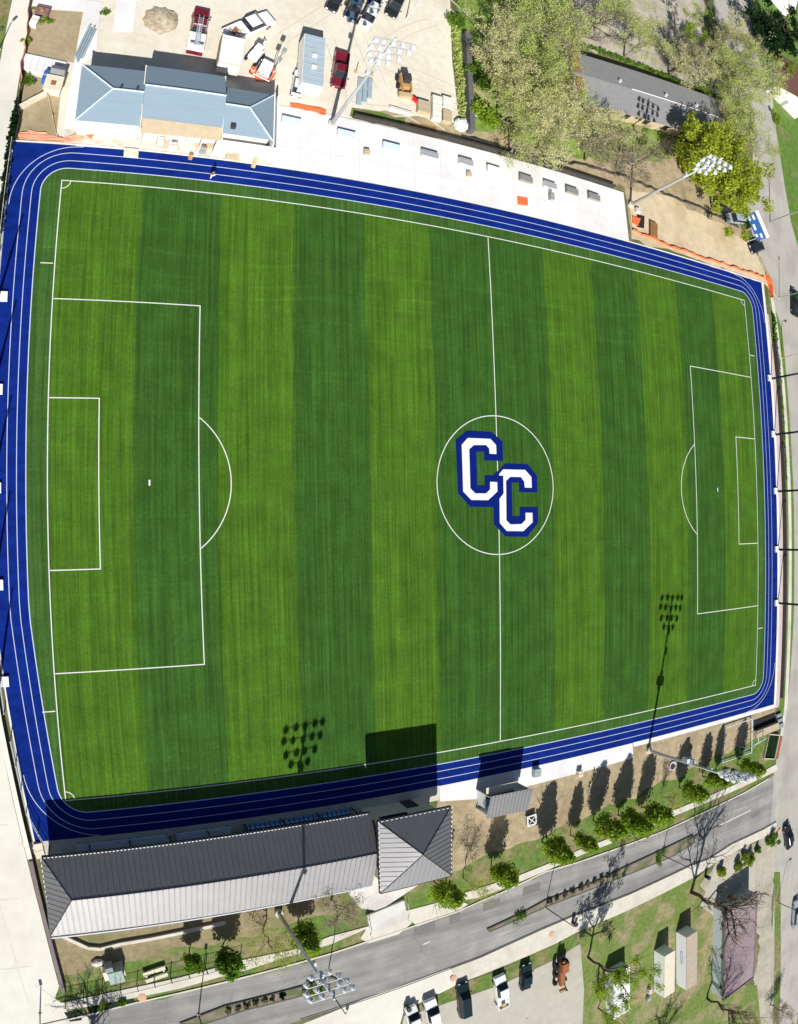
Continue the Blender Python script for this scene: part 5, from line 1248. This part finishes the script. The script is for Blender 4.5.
# long grey-roofed building
p0 = Vector((*at(572, 53, 4.5), 0)); p1 = Vector((*at(722, 102, 4.5), 0)); d = (p1 - p0); L = d.length; ang = math.atan2(d.y, d.x)
cen = (p0 + p1) / 2 + Vector((math.sin(ang), -math.cos(ang), 0)) * 3.2
lb = thing('long_building', 'long low house with a grey shingle roof and white ridge line behind the trees', 'building', (cen.x, cen.y, 0), ang)
mb = MB(); mb.box(-L / 2 + .4, L / 2 - .4, -4.2, 4.2, 0, 3.0); mb.build('wall', 'tan', lb)
for s in (-1, 1):
    mb = MB(); mb.loft([[(xx, s * 4.8, 2.9), (xx, 0, 3.7), (xx, 0, 3.82), (xx, s * 4.8, 3.02)] for xx in (-L / 2, L / 2)]); mb.build('roof', 'shingle', lb)
mb = MB(); mb.tube([(-L / 2 * .3, 0, 3.84), (L / 2, 0, 3.84)], .07, 6); mb.build('ridge_cap', 'white', lb)
for xx in (-L * .22, L * .08, L * .3):
    mb = MB(); mb.box(xx - .2, xx + .2, .7, 1.1, 3.6, 4.15); mb.build('roof_vent', 'pale_steel', lb)
mb = MB(); mb.box(-L / 2 + .3, -L / 2 + 1.9, -4.0, 4.6, 3.6, 3.75); mb.build('gable_deck', 'brown_wood', lb)
for k in range(7):
    xx = -L * .42 + k * L * .13; mb = MB(); mb.box(xx - .6, xx + .6, -4.26, -4.2, .9, 2.2); mb.build('window', 'glass', lb)
rr = random.Random(12)
for k, (x, y, m, l) in enumerate([(600, 102, 'white', 'white board pile in front of the left half of the grey-roofed house'), (634, 107, 'brown_wood', 'brown timber porch deck in front of the grey-roofed house'), (628, 104, 'off_white', 'pale board pile beside the brown porch deck'), (650, 113, 'brown_wood', 'brown crate stack at the middle of the grey-roofed house'), (662, 118, 'brick', 'dark red-brown crate stack left of the yellow tree'), (645, 118, 'white', 'white sheet stack below the brown crates'), (675, 123, 'grey_wall', 'grey junk stack against the grey-roofed house')]):
    pallet(x, y, rr.uniform(2.4, 3.6), rr.uniform(1.4, 2.2), rr.uniform(.4, .9), m, l, ang, z0=.02, slots=3)
# house with brown roof, right edge, and the white-roofed building in the corner
gable('brown_roofed_house', None, 3.0, 4.6, 'shingle_brown', 'off_white', 'house with a dark brown roof and white skylights at the right edge', 'house', R(-20), 10, 10, center=at(796, 82, 4))
hb = thing('glass_porch', 'pale glazed porch beside the brown-roofed house', 'porch', (*at(776, 88), 0), R(-20))
mb = MB(); mb.box(-1.8, 1.8, -3.4, 3.4, 0, 2.4); mb.build('wall', 'grey_wall', hb); mb = MB(); mb.box(-2.0, 2.0, -3.6, 3.6, 2.402, 2.55); mb.build('roof', mat('glassy_roof', (.34, .38, .40), rough=.5, var=.15), hb)
mb = MB()
for k in range(5): mb.box(-2.02, 2.02, -3.2 + k * 1.6 - .05, -3.2 + k * 1.6 + .05, 2.552, 2.62)
mb.build('glazing_bar', 'white', hb)
gable('white_roofed_house', None, 3.0, 4.2, 'tarp_white', 'white', 'white-roofed building cut by the top right corner', 'house', R(-30), 12, 12, center=at(772, -14))
# shelter beside the lower straight
sh = thing('press_shelter', 'small shelter with a grey ribbed lean-to roof beside the lower straight', 'shelter', (0, 0, 0))
q = [(-3.9, -40.3, 3.9), (3.0, -40.5, 3.9), (2.6, -43.9, 3.1), (-4.1, -43.7, 3.1)]
mb = MB(); mb.quad(*q); rib_faces(mb, q[3], q[2], q[0], q[1], .55, .2, .08); mb.build('roof', 'metal_roof', sh)
mb = MB(); mb.box(-4.1, .9, -40.2, -39.35, 3.02, 3.1); mb.build('awning', 'cream', sh)
mb = MB(); mb.box(-3.75, -3.6, -42.6, -40.6, .06, 2.3); mb.build('side_wall', 'white', sh)
mb = MB(); mb.box(-3.84, 2.5, -43.4, -43.2, .03, 3.0); mb.box(2.3, 2.5, -43.2, -40.6, .06, 3.1); mb.build('rear_wall', 'off_white', sh)
mb = MB(); mb.box(-3.8, 2.3, -42.9, -42.3, .4, .5); mb.build('bench', 'seat_blue', sh)
for x in (-3.8, .7, 2.3):
    mb = MB(); mb.tube([(x, -40.6, .06), (x, -40.6, 3.8)], .07, 6); mb.build('roof_post', 'steel', sh)
t = thing('white_table', 'square white hatch with a cross frame on the bare earth right of the shelter', 'hatch', (*at(529.5, 819), 0), R(6))
mb = MB(); mb.box(-.75, .75, -.75, .75, .5, .56); mb.build('top', 'rubber', t)
mb = MB()
for a in ((-.8, -.62, -.8, .8), (.62, .8, -.8, .8), (-.62, .62, -.8, -.62), (-.62, .62, .62, .8)): mb.box(*a, .5, .63)
mb.tube([(-.65, -.65, .6), (.65, .65, .6)], .07, 6); mb.tube([(-.65, .65, .6), (.65, -.65, .6)], .07, 6); mb.build('frame', 'white', t)
for sx in (-.7, .7):
    for sy in (-.7, .7):
        mb = MB(); mb.box(sx - .05, sx + .05, sy - .05, sy + .05, 0, .5); mb.build('leg', 'steel', t)
crate(534.5, 771.5, 1.1, 1.2, .8, 'pipe_blue', 'blue-grey box on the white path right of the shelter shadow', z0=.06)
crate(578, 773, .9, .9, .7, 'cream', 'small cream box at the edge of the bare earth below the track', z0=.02)
t = thing('round_hatch', 'round grey manhole ring on the bare earth beside the right floodlight', 'manhole', (*at(672, 766), .012)); 
mb = MB()
for k in range(20):
    a0, a1 = 2 * math.pi * k / 20, 2 * math.pi * (k + 1) / 20
    mb.loft([[(math.cos(a) * .55, math.sin(a) * .55, 0), (math.cos(a) * .8, math.sin(a) * .8, 0), (math.cos(a) * .8, math.sin(a) * .8, .2), (math.cos(a) * .55, math.sin(a) * .55, .2)] for a in (a0, a1)], cap=False)
mb.build('ring', 'pale_steel', t); mb = MB(); mb.cyl(0, 0, .02, .1, .52, 16); mb.build('cover', 'iron', t)
# stored goals
def goal(px, py, rz, label, w=7.32, h=2.44, dpt=2.2):
    t = thing('football_goal', label, 'goal', (*at(px, py), .02), rz)
    mb = MB(); r = .07
    mb.tube([(-w / 2, 0, 0), (-w / 2, 0, h)], r, 8); mb.build('goalpost', 'pale_blue', t); mb = MB(); mb.tube([(w / 2, 0, 0), (w / 2, 0, h)], r, 8); mb.build('goalpost', 'pale_blue', t)
    mb = MB(); mb.tube([(-w / 2, 0, h), (w / 2, 0, h)], r, 8); mb.build('crossbar', 'pale_blue', t)
    mb = MB()
    for s in (-1, 1): mb.tube([(s * w / 2, 0, 0), (s * w / 2, -dpt, 0)], .05, 6); mb.tube([(s * w / 2, -dpt, 0), (s * w / 2, 0, h)], .04, 6)
    mb.tube([(-w / 2, -dpt, 0), (w / 2, -dpt, 0)], .05, 6); mb.build('back_frame', 'pale_blue', t); return t
t = thing('batting_frame', 'large rectangular frame of pale tubes lying on the bare earth near the track corner', 'frame', (50.6, -43.6, .05), 0)
for x0, y0, x1, y1 in ((-4.0, 3.0, 3.7, 3.3), (3.7, 3.3, 4.2, -3.1), (4.2, -3.1, -4.1, -3.2), (-4.1, -3.2, -4.0, 3.0), (-4.05, 0.2, -3.4, .2)):
    mb = MB(); mb.tube([(x0, y0, .35), (x1, y1, .35)], .08, 8); mb.build('tube', 'pale_blue', t)
for x, y in ((-4, 3), (3.7, 3.3), (4.2, -3.1), (-4.1, -3.2)):
    mb = MB(); mb.box(x - .12, x + .12, y - .12, y + .12, -.03, .34); mb.build('foot', 'steel', t)
goal(749, 741, R(8), 'pale football goal stored beside the track corner, overlapping the large tube frame', w=5.6, h=1.9, dpt=1.4)
# corner stair structure
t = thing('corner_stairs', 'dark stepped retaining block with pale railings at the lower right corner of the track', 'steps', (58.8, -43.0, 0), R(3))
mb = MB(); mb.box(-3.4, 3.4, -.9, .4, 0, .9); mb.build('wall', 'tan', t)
mb = MB(); mb.box(-3.4, 3.2, .402, 2.2, 0.02, .12); mb.build('shadow_sheet', 'rubber', t)  # near-black sheet north of the wall, its cast shadow put into the colour
for k in range(3): 
    mb = MB(); mb.box(3.402, 5.0, -.9 + k * .9, -.02 + k * .9, 0, .9 - k * .25); mb.build('step', 'grey_wall', t)
t = thing('corner_kiosk', 'dark low planter frame with pale edging at the road corner', 'planter', (62.0, -47.2, 0), R(-14))
mb = MB(); mb.box(-2.6, .8, -2.2, 2.2, 0, .25); mb.build('bed', 'leaf_dark', t); mb = MB()
for a in ((-2.7, -2.6, -2.3, 2.3), (.8, .95, -2.3, 2.3), (-2.6, .8, 2.2, 2.35), (-2.6, .8, -2.35, -2.2)): mb.box(*a, 0, .45)
mb.build('edging', 'concrete', t); mb = MB(); mb.box(.952, 2.4, -2.3, 2.0, 0, .18); mb.build('mulch', 'rust', t)
# scoreboard
sb = thing('scoreboard', 'blue scoreboard with white panels on steel legs at the upper right corner', 'scoreboard', (*at(742, 232), 0), R(118)); sb.scale = (.72, .72, .72)
mb = MB(); mb.box(-3.6, 3.6, -.25, .25, 3.4, 6.2); mb.build('board', 'board_blue', sb)
mb = MB(); mb.box(-3.7, 3.7, -.2, .2, 6.22, 7.0); mb.build('header', 'white', sb)
for x, z, ww in ((-2.6, 5.2, 1.2), (2.4, 5.2, 1.3), (0, 4.3, 1.6), (-2.2, 3.9, .8), (2.4, 3.9, .9)):
    mb = MB(); mb.box(x - ww / 2, x + ww / 2, .252, .29, z - .32, z + .32); mb.build('panel', 'white', sb)
for x in (-2.8, 0, 2.8):
    mb = MB(); mb.tube([(x, 0, 0), (x, 0, 3.4)], .12, 8); mb.build('leg', 'steel', sb)
# street lamps and poles
def street_lamp(px, py, h, arm, label, m='grey_wall', name='street_lamp', rz=0):
    t = thing(name, label, 'street lamp', (*at(px, py), 0), rz)
    mb = MB(); mb.tube([(0, 0, .1), (0, 0, h)], .09, 8, .06); mb.tube([(0, 0, h - .1), (arm * .6, 0, h + .25), (arm, 0, h + .2)], .045, 6); mb.build('pole', m, t)
    mb = MB(); mb.box(arm - .35, arm + .35, -.17, .17, h + .06, h + .22); mb.build('lamp_head', 'iron', t, bevel=.03)
    mb = MB(); mb.cyl(0, 0, 0, .14, .22, 10); mb.build('base', 'concrete', t); return t
street_lamp(40, 1014, 3.2, .4, 'grey street lamp on the driveway in the lower left corner', rz=R(90))
street_lamp(-1, 50, 3.4, .7, 'street lamp on the left driveway near the top left corner', rz=R(60))
street_lamp(406, 19, 6.0, 1.2, 'lamp pole in the construction yard right of the parked row', 'pale_steel', rz=R(30))
street_lamp(198.5, 1015, 7, 1.2, 'black street lamp at the left tip of the left median', 'iron', rz=R(80))
street_lamp(326, 985, 7, 1.2, 'black street lamp in the rounded end of the left median', 'iron', rz=R(80))
street_lamp(545, 907, 7, 1.2, 'black street lamp in the middle of the right median', 'iron', rz=R(80))
street_lamp(662, 855, 7, 1.2, 'black street lamp at the right end of the right median', 'iron', rz=R(80))
street_lamp(777, 902, 7, 1.2, 'black street lamp beside the alley at the lower right', 'iron', rz=R(0))
street_lamp(781, 358, 6, 1.2, 'tan street lamp on the right verge nearest the top right corner', 'tan', rz=R(5))
street_lamp(779, 298, 6, 1.0, 'slim grey lamp on the right side street by the track corner', rz=R(80))
t = thing('utility_pole', 'brown wooden utility pole beside the scoreboard on the side street', 'utility pole', (*at(770, 222), 0), 0)
mb = MB(); mb.tube([(0, 0, 0), (0, 0, 9.5)], .15, 8, .1); mb.build('pole', 'pale_bark', t); mb = MB(); mb.box(-1.1, 1.1, -.06, .06, 8.7, 8.85); mb.build('crossarm', 'brown_wood', t)
for i, (x, y) in enumerate([(463.5, 986), (390, 995), (549.5, 934)]): pass
for i, (x, y, l) in enumerate([(201, 995, 'round terracotta manhole cover on the left pavement'), (453, 978, 'round tan manhole cover at the head of the parking lot path'), (551, 934, 'round tan manhole cover on the lower pavement'), (779, 831, 'round reddish tactile pad at the lower road corner')]):
    if i == 0: x, y = 142, 997
    t = thing('manhole_cover', l, 'manhole', (*at(x, y), .121)); mb = MB(); mb.cyl(0, 0, 0, .03, .55, 18); mb.build('cover', 'pale_orange', t); mb = MB(); mb.cyl(0, 0, .03, .04, .35, 12); mb.build('boss', 'tan', t)
# clutter: hydrant and signs
for i, (x, y, l) in enumerate([(572, 922, 'dark litter bin on the lower pavement near the tree shadow'), (705, 876, 'green litter bin at the corner of the lower pavement'), (406, 1006, 'dark litter bin at the corner of the entrance drive')]):
    t = thing('litter_bin', l, 'bin', (*at(x, y), .12)); mb = MB(); mb.cyl(0, 0, 0, .95, .3, 12, .36); mb.build('barrel', 'leaf_dark' if i == 1 else 'iron', t); mb = MB(); mb.cyl(0, 0, .952, 1.02, .39, 12); mb.build('lid', 'iron', t)

# ================================================================ PERSON ON THE TRACK
def skin_mesh(name, verts, edges, radii, m, parent, sub=1):
    me = bpy.data.meshes.new(name); me.from_pydata(verts, edges, []); o = bpy.data.objects.new(name, me); COL.objects.link(o); o.parent = parent
    me.materials.append(M[m]); md = o.modifiers.new('Skin', 'SKIN'); md.use_smooth_shade = True
    if not me.skin_vertices: bpy.context.view_layer.update()
    sv = me.skin_vertices[0].data if me.skin_vertices else None
    if sv:
        for v, r in zip(sv, radii): v.radius = (r, r)
        sv[0].use_root = True
    s = o.modifiers.new('Sub', 'SUBSURF'); s.levels = sub; s.render_levels = sub; return o
px_, py_ = at(211, 178)
pe = thing('person', 'person in a dark top and white trousers walking on the blue track below the clubhouse', 'person', (px_, py_, .03), R(200))
V = [(0, 0, .92), (0, 0, 1.15), (0, 0, 1.40), (0, .01, 1.52), (0, .02, 1.66),
     (.10, 0, .86), (.11, .10, .48), (.11, .04, .06), (.11, .18, .04), (-.10, 0, .86), (-.11, -.10, .48), (-.11, -.22, .08), (-.11, -.10, .04),
     (.20, 0, 1.40), (.26, -.06, 1.13), (.26, .06, .90), (.26, .10, .80), (-.20, 0, 1.40), (-.26, .08, 1.13), (-.26, .20, .93), (-.26, .26, .85)]
Ed = [(0, 1), (1, 2), (2, 3), (3, 4), (0, 5), (5, 6), (6, 7), (7, 8), (0, 9), (9, 10), (10, 11), (11, 12), (2, 13), (13, 14), (14, 15), (15, 16), (2, 17), (17, 18), (18, 19), (19, 20)]
Rd = [.14, .13, .15, .06, .11, .09, .06, .045, .04, .09, .06, .045, .04, .065, .05, .035, .04, .065, .05, .035, .04]
skin_mesh('body', V, Ed, Rd, 'skin', pe)
skin_mesh('shirt', [V[0], V[1], V[2], V[13], V[14], V[17], V[18]], [(0, 1), (1, 2), (2, 3), (3, 4), (2, 5), (5, 6)], [.165, .155, .17, .085, .07, .085, .07], 'navy', pe)
skin_mesh('trousers', [V[0], V[5], V[6], V[7], V[9], V[10], V[11]], [(0, 1), (1, 2), (2, 3), (0, 4), (4, 5), (5, 6)], [.17, .125, .10, .085, .125, .10, .085], 'white', pe)
mb = MB(); mb.blob((0, .0, 1.70), (.115, .125, .12), 2, .02); mb.build('hair', 'hair', pe)

# ================================================================ CAMERA, LIGHT, WORLD
cam = bpy.data.cameras.new('Camera'); co = bpy.data.objects.new('Camera', cam); COL.objects.link(co); SC.camera = co
co.matrix_world = Matrix.Translation(CAM) @ ROT.to_4x4()
cam.type = 'PANO'; cam.panorama_type = 'FISHEYE_LENS_POLYNOMIAL'
cam.sensor_fit = 'HORIZONTAL'; cam.sensor_width = 36.0; mm = 36.0 / 798
cam.fisheye_polynomial_k0 = 0.0; cam.fisheye_polynomial_k1 = -K1 / 500 / mm; cam.fisheye_polynomial_k2 = 0.0
cam.fisheye_polynomial_k3 = -K3 / 500 ** 3 / mm ** 3; cam.fisheye_polynomial_k4 = 0.0; cam.fisheye_fov = R(180)
cam.shift_x = -PPX / 798; cam.shift_y = PPY / 1024
cam.clip_start = 0.5; cam.clip_end = 3000
SUN_AZ, SUN_EL = 258.8, 38.5
sd = Vector((math.cos(R(SUN_EL)) * math.cos(R(SUN_AZ)), math.cos(R(SUN_EL)) * math.sin(R(SUN_AZ)), math.sin(R(SUN_EL))))
sun = bpy.data.lights.new('Sun', 'SUN'); sun.energy = 5.0; sun.angle = R(0.5); sun.color = (1.0, 0.962, 0.90)
so = bpy.data.objects.new('Sun', sun); COL.objects.link(so); so.rotation_euler = sd.to_track_quat('Z', 'Y').to_euler(); so.location = (0, 0, 60)
w = bpy.data.worlds.new('World'); SC.world = w; w.use_nodes = True; nt = w.node_tree
sky = nt.nodes.new('ShaderNodeTexSky'); sky.sky_type = 'NISHITA'; sky.sun_disc = False; sky.sun_elevation = R(SUN_EL); sky.sun_rotation = R(90 - SUN_AZ)
bg = nt.nodes['Background']; bg.inputs[1].default_value = 0.05; nt.links.new(sky.outputs[0], bg.inputs[0])
SC.render.engine = 'CYCLES'
SC.cycles.max_bounces = 6; SC.cycles.use_denoising = True
vs = SC.view_settings; vs.view_transform = 'Standard'; vs.look = 'None'; vs.exposure = 0.40; vs.gamma = 1.0; vs.use_curve_mapping = False
SC.display_settings.display_device = 'sRGB'
